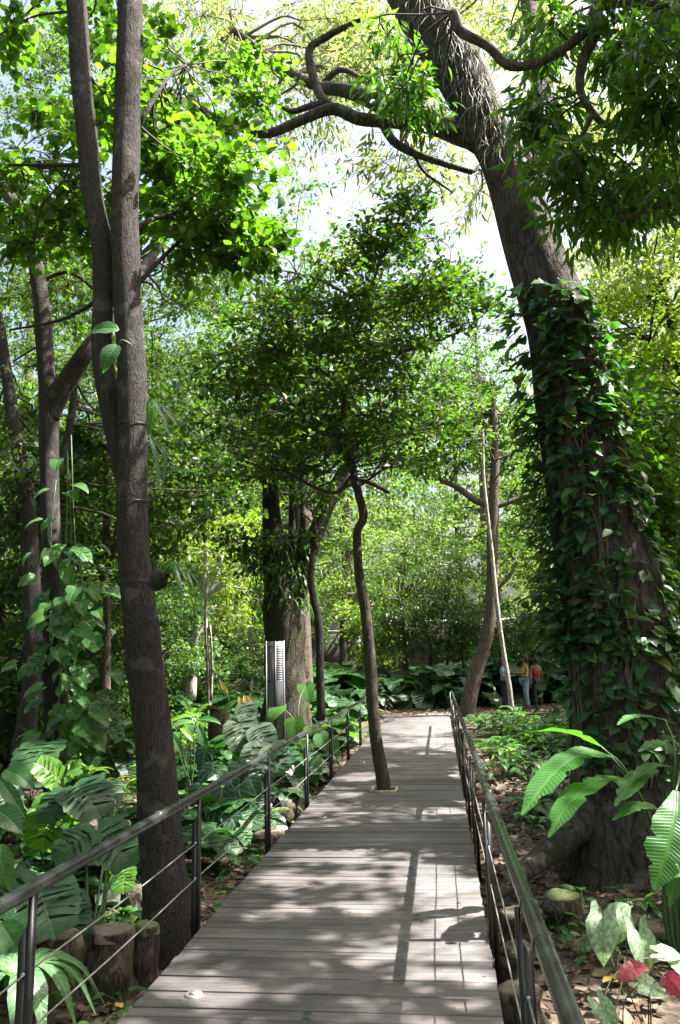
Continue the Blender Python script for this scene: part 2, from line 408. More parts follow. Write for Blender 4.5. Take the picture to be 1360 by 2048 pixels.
m2 = N(n, 'Mix', data_type='RGBA', blend_type='MULTIPLY'); m2.inputs[0].default_value = 1; l.new(m1.outputs[2], m2.inputs[6]); l.new(r2.outputs[0], m2.inputs[7])
r3 = N(n, 'MapRange'); r3.inputs[1].default_value = .67; r3.inputs[2].default_value = .74; l.new(n3.outputs[0], r3.inputs[0])
m3 = N(n, 'Mix', data_type='RGBA'); l.new(r3.outputs[0], m3.inputs[0]); l.new(m2.outputs[2], m3.inputs[6]); m3.inputs[7].default_value = (.06, .045, .035, 1)
l.new(m3.outputs[2], pb.inputs['Base Color'])
pb.inputs['Roughness'].default_value = .62; pb.inputs['Specular IOR Level'].default_value = .35
bp = N(n, 'Bump'); bp.inputs['Strength'].default_value = .35; bp.inputs['Distance'].default_value = .004; l.new(n1.outputs[0], bp.inputs['Height']); l.new(bp.outputs[0], pb.inputs['Normal'])
l.new(pb.outputs[0], out.inputs[0]); M['plank'] = m

# forest floor
m, n, l = mat('forest_floor')
out = N(n, 'OutputMaterial'); pb = N(n, 'BsdfPrincipled'); tc = N(n, 'TexCoord')
vo = N(n, 'TexVoronoi'); vo.inputs['Scale'].default_value = 16; l.new(tc.outputs['Object'], vo.inputs['Vector'])
no = N(n, 'TexNoise'); no.inputs['Scale'].default_value = 3; no.inputs['Detail'].default_value = 7; l.new(tc.outputs['Object'], no.inputs['Vector'])
rp = ramp(n, [(0, (.03, .02, .014)), (.4, (.07, .048, .034)), (.75, (.12, .09, .068)), (1, (.06, .05, .028))])
sp = N(n, 'SeparateColor'); l.new(vo.outputs['Color'], sp.inputs[0]); l.new(sp.outputs[0], rp.inputs[0])
mx = N(n, 'Mix', data_type='RGBA', blend_type='MULTIPLY'); mx.inputs[0].default_value = .8; l.new(rp.outputs[0], mx.inputs[6])
r2 = N(n, 'MapRange'); r2.inputs[3].default_value = .35; r2.inputs[4].default_value = 1.5; l.new(no.outputs[0], r2.inputs[0]); l.new(r2.outputs[0], mx.inputs[7])
l.new(mx.outputs[2], pb.inputs['Base Color']); pb.inputs['Roughness'].default_value = .95
bp = N(n, 'Bump'); bp.inputs['Strength'].default_value = .8; bp.inputs['Distance'].default_value = .03; l.new(vo.outputs['Distance'], bp.inputs['Height']); l.new(bp.outputs[0], pb.inputs['Normal'])
l.new(pb.outputs[0], out.inputs[0]); M['ground'] = m
M['path'] = plain('pale_paving', (.22, .20, .18), .9, var=.25, scale=5, bump=.3)

# brown board wall of the low building: thin courses too far away to build
m, n, l = mat('brown_coursed_wall')
out = N(n, 'OutputMaterial'); pb = N(n, 'BsdfPrincipled'); tc = N(n, 'TexCoord'); sp = N(n, 'SeparateXYZ'); l.new(tc.outputs['Object'], sp.inputs[0])
ml = N(n, 'Math', operation='MULTIPLY'); ml.inputs[1].default_value = 8; l.new(sp.outputs[2], ml.inputs[0])
fr = N(n, 'Math', operation='FRACT'); l.new(ml.outputs[0], fr.inputs[0])
rp = ramp(n, [(0, (.04, .027, .022)), (.25, (.045, .03, .024)), (.35, (.11, .08, .065)), (1, (.125, .092, .075))]); l.new(fr.outputs[0], rp.inputs[0])
l.new(rp.outputs[0], pb.inputs['Base Color']); pb.inputs['Roughness'].default_value = .85; l.new(pb.outputs[0], out.inputs[0]); M['boards'] = m
M['panel'] = plain('dark_grey_panel', (.075, .07, .068), .6, var=.15)
M['glass'] = plain('window_glass', (.20, .23, .24), .15)

# blue plaid shirt
m, n, l = mat('blue_plaid')
out = N(n, 'OutputMaterial'); pb = N(n, 'BsdfPrincipled'); tc = N(n, 'TexCoord'); ck = N(n, 'TexChecker'); ck.inputs['Scale'].default_value = 22
ck.inputs[1].default_value = (.06, .26, .5, 1); ck.inputs[2].default_value = (.35, .5, .65, 1)
l.new(tc.outputs['Object'], ck.inputs[0]); l.new(ck.outputs[0], pb.inputs['Base Color']); pb.inputs['Roughness'].default_value = .85
l.new(pb.outputs[0], out.inputs[0]); M['plaid'] = m

# ------------------------------------------------------------------ gaps cut in the crowns so the sun lands on chosen spots below
HOLES = []
def deck_gap(px, py, rx, ry):
    c = G(px, py, 0.0)
    ax = abs(G(px + rx, py, 0).x - c.x); ay = abs(G(px, py - ry, 0).y - c.y)
    HOLES.append((c.x, c.y, 0.0, ax + .04, ay + .04))
for a in [(724, 1553, 42, 9), (779, 1531, 15, 4), (647, 1616, 35, 8), (647, 1706, 90, 17), (555, 1753, 52, 14), (684, 1757, 40, 8),
          (713, 1812, 40, 9), (890, 1790, 70, 46), (868, 1886, 78, 28), (740, 1910, 55, 12), (430, 1985, 88, 27), (860, 1952, 85, 12),
          (920, 1962, 35, 12), (700, 1590, 28, 5), (800, 1710, 15, 5), (890, 1625, 18, 3), (560, 1820, 25, 6), (640, 1875, 30, 8),
          (835, 1452, 80, 15), (810, 1490, 60, 5), (870, 1480, 35, 4), (860, 1508, 30, 3), (620, 1640, 20, 4), (720, 1490, 20, 4), (850, 1440, 60, 8)]:
    deck_gap(*a)
def spot(px, py, Y, r):
    c = P(px, py, Y); HOLES.append((c.x, c.y, c.z, r + .08, r + .08))
for a in [(130, 1180, 9, .3), (130, 1290, 9, .28), (270, 1795, 6.9, .3), (575, 1555, 13.5, .4), (495, 1460, 14.5, .5), (1110, 1530, 6.2, .35),
          (1010, 1430, 16, 1.2), (380, 1470, 12, .6), (248, 430, 6.4, .22), (1065, 478, 8.3, .25), (150, 730, 10, .4), (30, 1950, 4.6, .22),
          (115, 1620, 7.2, .35), (1210, 1960, 5.3, .3), (1000, 1500, 12, .5), (530, 1640, 9.5, .5), (420, 1380, 20, 1.5), (160, 170, 6.4, .2),
          (700, 1370, 22, 1.2), (470, 1560, 12, .4), (60, 1560, 7.0, .3), (1045, 1345, 26.7, 1.3), (1010, 1400, 21, 1.2)]:
    spot(*a)
HOL = np.array(HOLES)
def lit_mask(p, extra=0.0):
    """True for leaves that may stay (they do not stand in a gap)"""
    p = np.asarray(p); keep = np.ones(len(p), bool)
    for cx, cy, cz, ax, ay in HOL:
        h = p[:, 2] - cz
        qx = p[:, 0] - SUN.x * h - cx; qy = p[:, 1] - SUN.y * h - cy
        keep &= ~((h > 1.2) & ((qx / (ax + extra)) ** 2 + (qy / (ay + extra)) ** 2 < 1.0))
    return keep

# ------------------------------------------------------------------ leaves in quantity
TM = {}
def _t(name, V, T): TM[name] = (np.array(V, float), np.array(T))
_t('diamond', [(0, 0, 0), (-.27, .45, .06), (.27, .45, .06), (0, 1, -.06)], [(0, 2, 3), (0, 3, 1)])
_t('ovate', [(0, 0, 0), (-.26, .3, .06), (-.24, .65, .05), (0, 1, -.1), (.24, .65, .05), (.26, .3, .06), (0, .5, -.01)],
   [(0, 6, 1), (1, 6, 2), (2, 6, 3), (3, 6, 4), (4, 6, 5), (5, 6, 0)])
_t('heart', [(0, 0, 0), (-.3, -.08, .08), (-.46, .22, .09), (-.34, .6, .05), (0, 1, -.12), (.34, .6, .05), (.46, .22, .09), (.3, -.08, .08), (0, .45, -.02)],
   [(0, 8, 1), (1, 8, 2), (2, 8, 3), (3, 8, 4), (4, 8, 5), (5, 8, 6), (6, 8, 7), (7, 8, 0)])
_t('lance', [(0, 0, 0), (-.12, .35, .03), (-.1, .65, .0), (0, 1, -.14), (.1, .65, .0), (.12, .35, .03), (0, .5, -.02)],
   [(0, 6, 1), (1, 6, 2), (2, 6, 3), (3, 6, 4), (4, 6, 5), (5, 6, 0)])
_t('dead', [(0, 0, 0), (-.28, .35, .16), (-.2, .7, .12), (.02, 1, .05), (.24, .7, .02), (.3, .3, .14), (0, .5, -.02)],
   [(0, 6, 1), (1, 6, 2), (2, 6, 3), (3, 6, 4), (4, 6, 5), (5, 6, 0)])

def unit(v): return v / (np.linalg.norm(v, axis=-1, keepdims=True) + 1e-9)

def leaf_frames(axis, nrm):
    y = unit(axis); z = nrm - y * (nrm * y).sum(-1, keepdims=True); z = unit(z)
    return np.cross(y, z), y, z

def leaf_batch(tm, pos, axis, nrm, size):
    Vt, Ft = TM[tm]
    x, y, z = leaf_frames(axis, nrm)
    V = pos[:, None, :] + size[:, None, None] * (Vt[None, :, 0, None] * x[:, None] + Vt[None, :, 1, None] * y[:, None] + Vt[None, :, 2, None] * z[:, None])
    k = len(Vt)
    F = (np.arange(len(pos)) * k)[:, None, None] + Ft[None]
    return V.reshape(-1, 3), F.reshape(-1, 3)

def rsphere(n): return unit(rng.normal(size=(n, 3)))

def twig_leaves(C, R, ntw, nl, size, droop=.2, flat=1.0, vsq=.7, up=.15, gather=0.0):
    """C clump centres (n,3), R radii; leaves along twigs radiating from every centre"""
    n = len(C)
    d = rsphere(n * ntw); d[:, 2] = d[:, 2] * vsq + up; d = unit(d)
    L = np.repeat(R, ntw) * rng.uniform(.45, 1.1, n * ntw)
    A = np.repeat(C, ntw, 0); B = A + d * L[:, None] * np.array([1, 1, vsq]); B[:, 2] -= droop * L * .35
    t = rng.uniform(.15, 1, (n * ntw, nl)) ** (1 - gather)
    p = A[:, None] + (B - A)[:, None] * t[..., None] + rng.normal(size=(n * ntw, nl, 3)) * size * .45
    ax = (B - A)[:, None] / L[:, None, None] * .7 + rng.normal(size=p.shape) * .55 + np.array([0, 0, -droop])
    nr = np.array([0, 0, flat]) + rng.normal(size=p.shape) * .5
    s = rng.uniform(.65, 1.2, p.shape[:2]) * size
    p = p.reshape(-1, 3); ax = ax.reshape(-1, 3); nr = nr.reshape(-1, 3); s = s.ravel()
    return p, ax, nr, s, A, B

def sticks(geo, A, B, ra, rb):
    d = unit(B - A); u = unit(np.cross(d, np.array([.2, .3, .9]))); v = np.cross(d, u)
    rings = []
    for Pn, r in ((A, ra), (B, rb)):
        for k in range(3):
            a = k * 2.0944
            rings.append(Pn + (np.cos(a) * u + np.sin(a) * v) * r)
    V = np.stack(rings, 1)
    base = (np.arange(len(A)) * 6)[:, None, None]
    Q = np.array([(0, 1, 4, 3), (1, 2, 5, 4), (2, 0, 3, 5)])[None] + base
    geo.add(V.reshape(-1, 3), Q.reshape(-1, 4))

def limb(geo, a, b, r0, r1, sag=.15, n=5, per=3):
    a = np.array(a, float); b = np.array(b, float)
    L = np.linalg.norm(b - a)
    j = rng.normal(size=(2, 3)) * L * .07
    m1 = a * .66 + b * .34 + j[0] + np.array([0, 0, sag * L * .5]); m2 = a * .33 + b * .67 + j[1] + np.array([0, 0, sag * L * .5])
    tube(geo, [a, m1, m2, b], [r0, r0 * .75 + r1 * .25, r0 * .4 + r1 * .6, r1], n, .06, per)

def px_path(lst, Y, per=None):
    """[(px,py,halfwidth_px[,Y])] to points and radii"""
    pts = []; rad = []
    for a in lst:
        y = a[3] if len(a) > 3 else Y
        q = P(a[0], a[1], y); pts.append(q)
        rad.append(a[2] / FPX * (q - CAM).length * .98)
    return pts, rad

def clumps_px(regs):
    """[(px,py,rx,ry,Y0,Y1,n)] crown regions to clump centres"""
    out = []
    for px, py, rx, ry, y0, y1, n in regs:
        for _ in range(n):
            a = rng.uniform(0, 6.283); r = math.sqrt(rng.uniform(0, 1))
            out.append(list(P(px + rx * r * math.cos(a), py + ry * r * math.sin(a), rng.uniform(y0, y1))))
    return np.array(out)

def clumps_box(x, y, z, n):
    return np.stack([rng.uniform(*x, n), rng.uniform(*y, n), rng.uniform(*z, n)], 1)

OPEN = [(850, 430, 130, 110), (720, 310, 50, 45), (930, 500, 60, 50)]     # where the photograph shows open sky between the crowns
def not_open(C):
    q = project(C); k = np.ones(len(C), bool)
    for a, b, rx, ry in OPEN: k &= ((q[:, 0] - a) / rx) ** 2 + ((q[:, 1] - b) / ry) ** 2 > 1
    return C[k]

def tree(name, label, base, paths, bark, C, spec, leafmat, twigmat, group=None, tm='ovate', n=12, attach=None, limb_r=.03, parts=None, gaps=True, flute=0.0, bump=.05, maxlimb=3.0):
    """trunk from traced paths, limbs to every clump, twigs, leaves"""
    root = empty(name, base, label, 'tree', group)
    g = Geo(); skel = []; srad = []
    for pts, rad in paths:
        tube(g, pts, rad, n, bump, 6, flute=flute if len(skel) == 0 else 0)
        p, r = spline(pts, rad, 5); skel.append(p); srad.append(r)
    link('trunk', g.mesh('trunk', bark, True, base), root)
    sk = np.vstack(skel); sr = np.concatenate(srad)
    g = Geo()
    if attach is not None: k = sk[:, 2] > attach; sk2, sr2 = sk[k], sr[k]
    else: sk2, sr2 = sk, sr
    okl = lit_mask(C)
    for ci, c in enumerate(C):
        if gaps and not okl[ci] and c[1] < 16: continue
        d = np.linalg.norm((sk2 - c) * np.array([1, 1, 1.0]), axis=1) + np.where(sk2[:, 2] > c[2] + .3, 2.0, 0)
        j = int(np.argmin(d))
        if d[j] < .2: continue
        if np.linalg.norm(sk2[j] - c) > maxlimb: continue
        limb(g, sk2[j], c, min(limb_r, sr2[j] * .6), .007, .12 if sk2[j][2] < c[2] else -.05)
    p, ax, nr, s, A, B = twig_leaves(C, **spec)
    if gaps: kk = lit_mask(A, .3) & lit_mask(B) & lit_mask((A + B) / 2); A, B = A[kk], B[kk]
    sticks(g, A, B, .006, .0025)
    tag(link('branches', g.mesh('branches', twigmat, True, base), root), kind='stuff')
    if gaps:
        k = lit_mask(p, .05 if spec['size'] > .2 else 0); p, ax, nr, s = p[k], ax[k], nr[k], s[k]
    if parts:
        mesh, count, pm = parts
        dist = np.linalg.norm(p - np.array(CAM), axis=1) / s
        q = project(p); dist[(q[:, 0] < 5) | (q[:, 0] > 1355) | (q[:, 1] < 5)] = 1e9
        od = np.argsort(dist); near, rest = od[:count], od[count:]
        x, y, z = leaf_frames(ax[near], nr[near])
        for i in range(len(near)):
            place_leaf('leaf', mesh, root, base, p[near[i]], x[i], y[i], z[i], s[near[i]])
        p, ax, nr, s = p[rest], ax[rest], nr[rest], s[rest]
    V, F = leaf_batch(tm, p, ax, nr, s)
    me = make_mesh('crown', V - np.array(base), [F], leafmat)
    o = link('crown', me, root)
    o['kind'] = 'stuff'
    return root

def place_leaf(name, mesh, parent, base, pos, x, y, z, s):
    o = link(name, mesh, parent)
    m = Matrix(((x[0], y[0], z[0]), (x[1], y[1], z[1]), (x[2], y[2], z[2])))
    o.rotation_mode = 'QUATERNION'
    o.rotation_quaternion = m.to_quaternion()
    o.location = Vector(pos) - Vector(base)
    o.scale = (s, s, s)
    return o

# ------------------------------------------------------------------ single leaves with shape
OUT = {
 'ovate': [(0, 0), (.10, .04), (.21, .16), (.27, .34), (.25, .55), (.17, .76), (.07, .91), (0, 1)],
 'heart': [(0, 0), (.05, -.10), (.17, -.16), (.31, -.11), (.41, .05), (.42, .25), (.35, .48), (.22, .72), (.09, .9), (0, 1)],
 'arrow': [(0, 0), (.07, -.22), (.18, -.38), (.27, -.33), (.29, -.1), (.37, .1), (.35, .32), (.25, .58), (.11, .82), (0, 1)],
 'lance': [(0, 0), (.05, .06), (.11, .2), (.145, .4), (.13, .6), (.085, .8), (.03, .94), (0, 1)],
 'strap': [(0, 0), (.022, .1), (.05, .3), (.062, .5), (.058, .7), (.038, .88), (0, 1)],
 'frill': [(0, 0), (.05, -.1), (.2, -.14), (.33, -.06), (.38, .1), (.31, .16), (.41, .26), (.33, .34), (.38, .46), (.28, .52), (.3, .66), (.19, .72), (.12, .88), (0, 1)],
}
def monstera_outline(nl=6, depth=.62, width=.46):
    o = [(0, 0), (.06, -.1), (.2, -.15), (.34, -.08)]
    for i in range(nl):
        t0 = .02 + i / nl * .86; t1 = .02 + (i + .74) / nl * .86
        def wd(t): return width * math.sqrt(max(0, 1 - ((t - .3) / .72) ** 2)) if t < 1.0 else 0
        ww = wd((t0 + t1) / 2)
        o += [(ww * .97, t0 + .08), (ww * 1.0, t1 + .08), (ww * .86, t1 + .125)]
        if i < nl - 1: o += [(ww * (1 - depth), t1 + .02), (ww * (1 - depth) * 1.02, t1 + .05)]
    o += [(.05, .97), (0, 1.02)]
    return o
OUT['monstera'] = monstera_outline()
OUT['monstera_wide'] = monstera_outline(7, .5, .52)

def blade_pts(outline, L, el0, el1, fold, wave, cols=2, start=(0, 0, 0), twist=0.0, wsc=1.0):
    """half outline to a bent blade growing towards +Y; returns V,Q,U"""
    nst = 24
    el = np.linspace(el0, el1, nst + 1)
    h = np.concatenate([[0], np.cumsum(np.cos(el[:-1]))]) / nst
    zz = np.concatenate([[0], np.cumsum(np.sin(el[:-1]))]) / nst
    tt = np.linspace(0, 1, nst + 1)
    V = []; U = []; Q = []
    o = outline
    for sgn in (1, -1):
        b0 = len(V)
        for i, (x, y) in enumerate(o):
            my = min(max(y * .96 - x * .25, 0), 1)
            for c in range(cols + 1):
                f = c / cols
                u = x * f * wsc; v = my * (1 - f) + y * f
                vv = min(max(v, 0), 1)
                e = np.interp(vv, tt, el)
                hy = np.interp(vv, tt, h) + (v - vv) * math.cos(e); hz = np.interp(vv, tt, zz) + (v - vv) * math.sin(e)
                k = fold * u * (1 - .4 * u) + wave * math.sin(v * 17 + sgn) * u * 1.6
                V.append((sgn * u * L + start[0], (hy - math.sin(e) * k) * L + start[1], (hz + math.cos(e) * k) * L + start[2]))
                U.append((sgn * u, v))
        for i in range(len(o) - 1):
            for c in range(cols):
                a = b0 + i * (cols + 1) + c
                q = (a, a + 1, a + cols + 2, a + cols + 1)
                Q.append(q if sgn > 0 else q[::-1])
    return np.array(V), np.array(Q), np.array(U)

def leaf_mesh(name, kind, bl, L=.3, el=(.5, -.8), fold=.25, wave=.03, pet=0.0, tilt=.5, pr=.006, stem=None, wsc=1.0, split=None):
    V, Q, U = blade_pts(OUT[kind], L, el[0], el[1], fold, wave, wsc=wsc)
    g = Geo()
    end = np.zeros(3)
    nb = len(Q)
    mi = [0] * nb
    if pet > 0:
        a = np.array([0, 0, 0]); e = np.array([0, math.sin(tilt) * pet, math.cos(tilt) * pet])
        mid = e * .5 + np.array([0, -.06 * pet, .07 * pet])
        end = e
        V = V + end
    g.add(V, Q, None, U)
    if pet > 0:
        g2 = Geo(); tube(g2, [a, mid, e], [pr * 1.3, pr, pr * .8], 5, 0, 4)
        g.add(np.concatenate(g2.V), np.concatenate(g2.Q))
        mi += [1] * len(g2.Q[0])
    Vv = np.concatenate(g.V)
    me = make_mesh(name, Vv, [np.concatenate(g.Q)], [bl, stem or M['stem']], True, np.concatenate(g.U), mi)
    return me

def swept_leaf(name, pts, hw, bl, up=(0, 0, 1), fold=.2, tear=0.0, n=18, wave=.0):
    """a blade along a curve in space; hw = half-widths in metres along it"""
    p, r = spline(pts, hw, max(3, n // (len(pts) - 1)))
    t = np.gradient(p, axis=0); t = unit(t)
    x = unit(np.cross(t, np.array(up, float)))
    z = np.cross(x, t)
    m = len(p); V = []; U = []; Q = []
    Lt = np.concatenate([[0], np.cumsum(np.linalg.norm(np.diff(p, axis=0), axis=1))]); Lt /= Lt[-1]
    for sgn in (1, -1):
        b0 = len(V)
        for i in range(m):
            for f in (0, .5, 1):
                jag = 1 - (tear * rng.uniform(0, 1) if f == 1 else 0)
                if tear and f == 1 and 2 < i < m - 2 and rng.uniform() < tear * 1.3: jag = rng.uniform(.45, .6)
                u = r[i] * f * jag
                V.append(p[i] + x[i] * sgn * u + z[i] * (fold * u * (1 - .5 * f) + wave * math.sin(i * 1.3 + sgn) * u))
                U.append((sgn * u / max(r.max(), 1e-4) * .12, Lt[i]))
        for i in range(m - 1):
            for c in (0, 1):
                a = b0 + i * 3 + c; q = (a, a + 1, a + 4, a + 3)
                Q.append(q if sgn > 0 else q[::-1])
    return np.array(V), np.array(Q), np.array(U)

def swept_part(name, parent, base, pts, hw, bl, **k):
    V, Q, U = swept_leaf(name, pts, hw, bl, **k)
    return link(name, make_mesh(name, V - np.array(base), [Q], [bl], True, U), parent)

# leaf meshes by kind: three ways of standing each
LEAF = {}
def kind(name, shape, material, L, pet, elr, fold=.25, wave=.03, pr=.006, wsc=1.0, tilts=(.25, .6, 1.0)):
    LEAF[name] = [leaf_mesh(name + '_leaf', shape, M[material], L, (elr[0] - .25 * i, elr[1] - .1 * i), fold, wave, pet, t, pr, wsc=wsc) for i, t in enumerate(tilts)]
kind('monstera', 'monstera', 'monstera', .52, .55, (.25, -.75), .12, .04, .011)
kind('monstera_bright', 'monstera', 'monstera_y', .5, .5, (.3, -.7), .12, .04, .011)
kind('monstera_wide', 'monstera_wide', 'monstera', .5, .5, (.2, -.8), .1, .05, .011)
kind('silver', 'monstera_wide', 'silver', .42, .4, (.2, -1.0), .1, .02, .009)
kind('philo', 'heart', 'philo', .3, .3, (.1, -1.1), .15, .03, .007)
kind('veined', 'heart', 'veined', .3, .32, (0, -1.25), .15, .03, .006, 1.0, (.3, .7, 1.1))
kind('lance', 'lance', 'lance', .34, .14, (.9, -.5), .3, .03, .005, 1.1, (.3, .7, 1.15))
kind('lance_bright', 'lance', 'lance_y', .38, .14, (.9, -.5), .3, .03, .005, 1.1, (.3, .7, 1.15))
kind('lily', 'ovate', 'lance', .24, .2, (.7, -.6), .3, .04, .004, .75, (.2, .6, 1.0))
kind('lily_bright', 'ovate', 'lance_y', .24, .2, (.7, -.6), .3, .04, .004, .75, (.2, .6, 1.0))
kind('frill', 'frill', 'philo', .34, .3, (.2, -.9), .12, .08, .007)
kind('frill_dark', 'frill', 'monstera', .36, .34, (.2, -.9), .12, .08, .007)
kind('strap', 'strap', 'strap', .62, .03, (1.0, -.9), .25, .02, .008, 1.2, (.3, .8, 1.2))
kind('strap_dark', 'strap', 'lance', .6, .03, (1.0, -1.2), .25, .02, .008, 1.0, (.3, .8, 1.2))
kind('caladium', 'arrow', 'calad', .24, .3, (-.4, -1.3), .15, .06, .004, 1.0, (.1, .35, .6))
kind('seedling', 'ovate', 'philo', .09, .12, (.1, -.6), .25, .03, .002, 1.1, (.4, .8, 1.1))
kind('broad', 'ovate', 'philo', .34, .25, (.2, -.9), .2, .03, .007, 1.0)

def plant(name, label, cat, loc, kd, nlv, s=1.0, group=None, yaw=None, lean=None, tops=(0, 1, 2)):
    root = empty(name, loc, label, cat, group)
    off = rng.uniform(0, 6.28)
    for i in range(nlv):
        me = LEAF[kd][tops[i % len(tops)]]
        o = link('leaf', me, root)
        a = off + i * 2.399 + rng.uniform(-.3, .3)
        if yaw is not None: a = yaw[0] + rng.uniform(-yaw[1], yaw[1])
        k = s * rng.uniform(.75, 1.15)
        o.rotation_euler = (rng.uniform(-.12, .12), rng.uniform(-.15, .15), a)
        o.scale = (k, k, k)
        o.location = (rng.uniform(-.03, .03) * s, rng.uniform(-.03, .03) * s, 0)
    return root

JOINED = {}
def joined_plant_mesh(kd, nlv, key):
    """one-mesh version for plants too far away to show their parts"""
    if key in JOINED: return JOINED[key]
    Vs = []; Fs = []; Us = []; Ms = []; n0 = 0
    off = rng.uniform(0, 6.28)
    for i in range(nlv):
        me = LEAF[kd][i % 3]
        V = np.empty(len(me.vertices) * 3, np.float32); me.vertices.foreach_get('co', V); V = V.reshape(-1, 3)
        lp = np.empty(len(me.loops), np.int32); me.loops.foreach_get('vertex_index', lp)
        uvl = np.empty(len(me.loops) * 2, np.float32); me.uv_layers[0].data.foreach_get('uv', uvl)
        uv = np.zeros((len(V), 2), np.float32); uv[lp] = uvl.reshape(-1, 2)
        mi = np.empty(len(me.polygons), np.int32); me.polygons.foreach_get('material_index', mi)
        a = off + i * 2.399 + rng.uniform(-.3, .3); k = rng.uniform(.7, 1.2)
        c, s_ = math.cos(a), math.sin(a)
        R = np.array([[c, -s_, 0], [s_, c, 0], [0, 0, 1]])
        Vs.append((V * k) @ R.T); Fs.append(lp.reshape(-1, 4) + n0); Us.append(uv); Ms.append(mi); n0 += len(V)
    src = LEAF[kd][0]
    JOINED[key] = make_mesh(kd + '_clump', np.concatenate(Vs), [np.concatenate(Fs)], list(src.materials), True, np.concatenate(Us), np.concatenate(Ms))
    return JOINED[key]

def far_plant(name, label, cat, loc, kd, nlv, s, group, var=0):
    me = joined_plant_mesh(kd, nlv, (kd, nlv, var))
    o = link(name, me, None, loc)
    o.rotation_euler = (0, 0, rng.uniform(0, 6.28)); o.scale = (s, s, s * rng.uniform(.9, 1.15))
    return tag(o, label, cat, group)

LANDMARKS = [(-2.0, 6.0, 'the fork-stemmed tree'), (-.8, 10.8, 'the crooked tree in the deck'), (1.7, 8.4, 'the giant leaning trunk')]
def mark(n_, px, Y): q = P(px, 1314, Y); LANDMARKS.append((q.x, q.y, n_))
for a_ in (('the ringed-bark tree', 110, 9.5), ('the bent dark tree', 60, 11.5), ('the thin understorey tree', 213, 14), ('the pale forked tree', 385, 21), ('the pale sapling pair', 418, 18), ('the old rooty trunk', 572, 17),
           ('the grey sign panel', 551, 14.5), ('the tall cut stump', 440, 15.4), ('the fallen log', 570, 13.5), ('the thin bent stem', 640, 16), ('the leaning dark trunk', 940, 24), ('the slim pale stem', 1022, 22), ('the three people', 1045, 26.8),
           ('the bushy dark tree', 840, 31), ('the yellow-green shrub', 745, 34), ('the grey wall', 690, 44), ('the brown building', 930, 42), ('the lime green tree', 1290, 15.5), ('the far end of the boardwalk', 850, 25),
           ('the end of the left railing', 735, 18.8), ('the paddle-leaved plant', 1345, 6.1)): mark(*a_)
def near(x, y): return min(LANDMARKS, key=lambda m_: (m_[0] - x) ** 2 + (m_[1] - y) ** 2)[2]
# ------------------------------------------------------------------ the setting: ground, boardwalk, path, litter
xs = np.concatenate([[-700, -300, -120, -60], np.arange(-36, -8, 2.0), np.arange(-8, 8, .4), np.arange(8, 38, 2.0), [60, 120, 300, 700]])
ys = np.concatenate([[-300, -100, -40, -20], np.arange(-10, 0, 2.0), np.arange(0, 28, .4), np.arange(28, 66, 2.0), [90, 140, 300, 900]])
gv = [(x, y, gz(x, y)) for y in ys for x in xs]
nx = len(xs); ii = np.arange(len(gv)).reshape(len(ys), nx)
gq = np.stack([ii[:-1, :-1], ii[:-1, 1:], ii[1:, 1:], ii[1:, :-1]], -1).reshape(-1, 4)
tag(link('ground', make_mesh('ground', np.array(gv), [gq], M['ground'], True)), 'dark soil under fallen leaves', None, None, 'structure')

DL, DR, DE = -1.63, 0.22, 24.4
walk = link('boardwalk', None, None, (0, 0, 0)); tag(walk, 'grey brown plank boardwalk running through the garden', None, None, 'structure')
def plank_mesh(x0, x1):
    g = Geo(); c = (x0 + x1) / 2; h = (x1 - x0) / 2
    box(g, -h, h, -.0455, .0455, -.03, 0, .003)
    return g.mesh('plank', M['plank']), c
full, fc = plank_mesh(DL, DR)
HX, HY, HR = -.80, 10.8, .15
lft, lc = plank_mesh(DL, HX - HR); rgt, rc = plank_mesh(HX + HR, DR)
y = -1.0
while y < DE:
    prs = [(full, fc)]
    if HY - HR - .04 < y < HY + HR + .04: prs = [(lft, lc), (rgt, rc)]
    for me, c in prs:
        o = link('plank', me, walk, (c + rng.uniform(-.006, .006), y, rng.uniform(-.0025, .0025)))
        o.rotation_euler = (rng.uniform(-.012, .012), rng.uniform(-.0012, .0012), rng.uniform(-.0012, .0012))
    y += .1 + rng.uniform(-.002, .004)
for x in (DL + .1, (DL + DR) / 2 + .25, DR - .1):
    g = Geo(); box(g, x - .03, x + .03, -1, DE - .02, -.2, -.035); link('joist', g.mesh('joist', M['stump']), walk)
M['trim'] = plain('pale_timber_trim', (.45, .40, .25), .7, var=.3, scale=14)
g = Geo()
for a in ((HX - HR - .02, HX + HR + .02, HY - HR - .022, HY - HR + .008), (HX - HR - .02, HX + HR + .02, HY + HR - .008, HY + HR + .022),
          (HX - HR - .022, HX - HR + .006, HY - HR + .009, HY + HR - .009), (HX + HR - .006, HX + HR + .022, HY - HR + .009, HY + HR - .009)):
    box(g, *a, -.03, .012, .002)
link('tree_opening_frame', g.mesh('frame', M['trim']), walk)
for yy in (4.34, 8.98, 13.6):
    g = Geo(); tube(g, [(0, 0, -.02), (0, 0, .004), (0, 0, .0045)], [.045, .045, .04], 24, 0, raw=True)
    dl_ = link('deck_light', g.mesh('deck_light', M['steel'], False), walk, (-1.355, yy, .003))
    g = Geo(); tube(g, [(0, 0, .003), (0, 0, .012)], [.024, .022], 20, 0, raw=True)
    link('lens', g.mesh('lens', M['galv'], False), dl_)

pv = []; 
for x in np.arange(-9, 26, 1.0):
    for yy in (24.45 - .05 * x * 0, 26.2): pv.append((x, yy, -.025))
pi = np.arange(len(pv)).reshape(-1, 2)
pq = np.stack([pi[:-1, 0], pi[1:, 0], pi[1:, 1], pi[:-1, 1]], -1)
tag(link('path', make_mesh('path', np.array(pv), [pq], M['path'])), 'narrow pale path crossing the end of the boardwalk', None, None, 'structure')

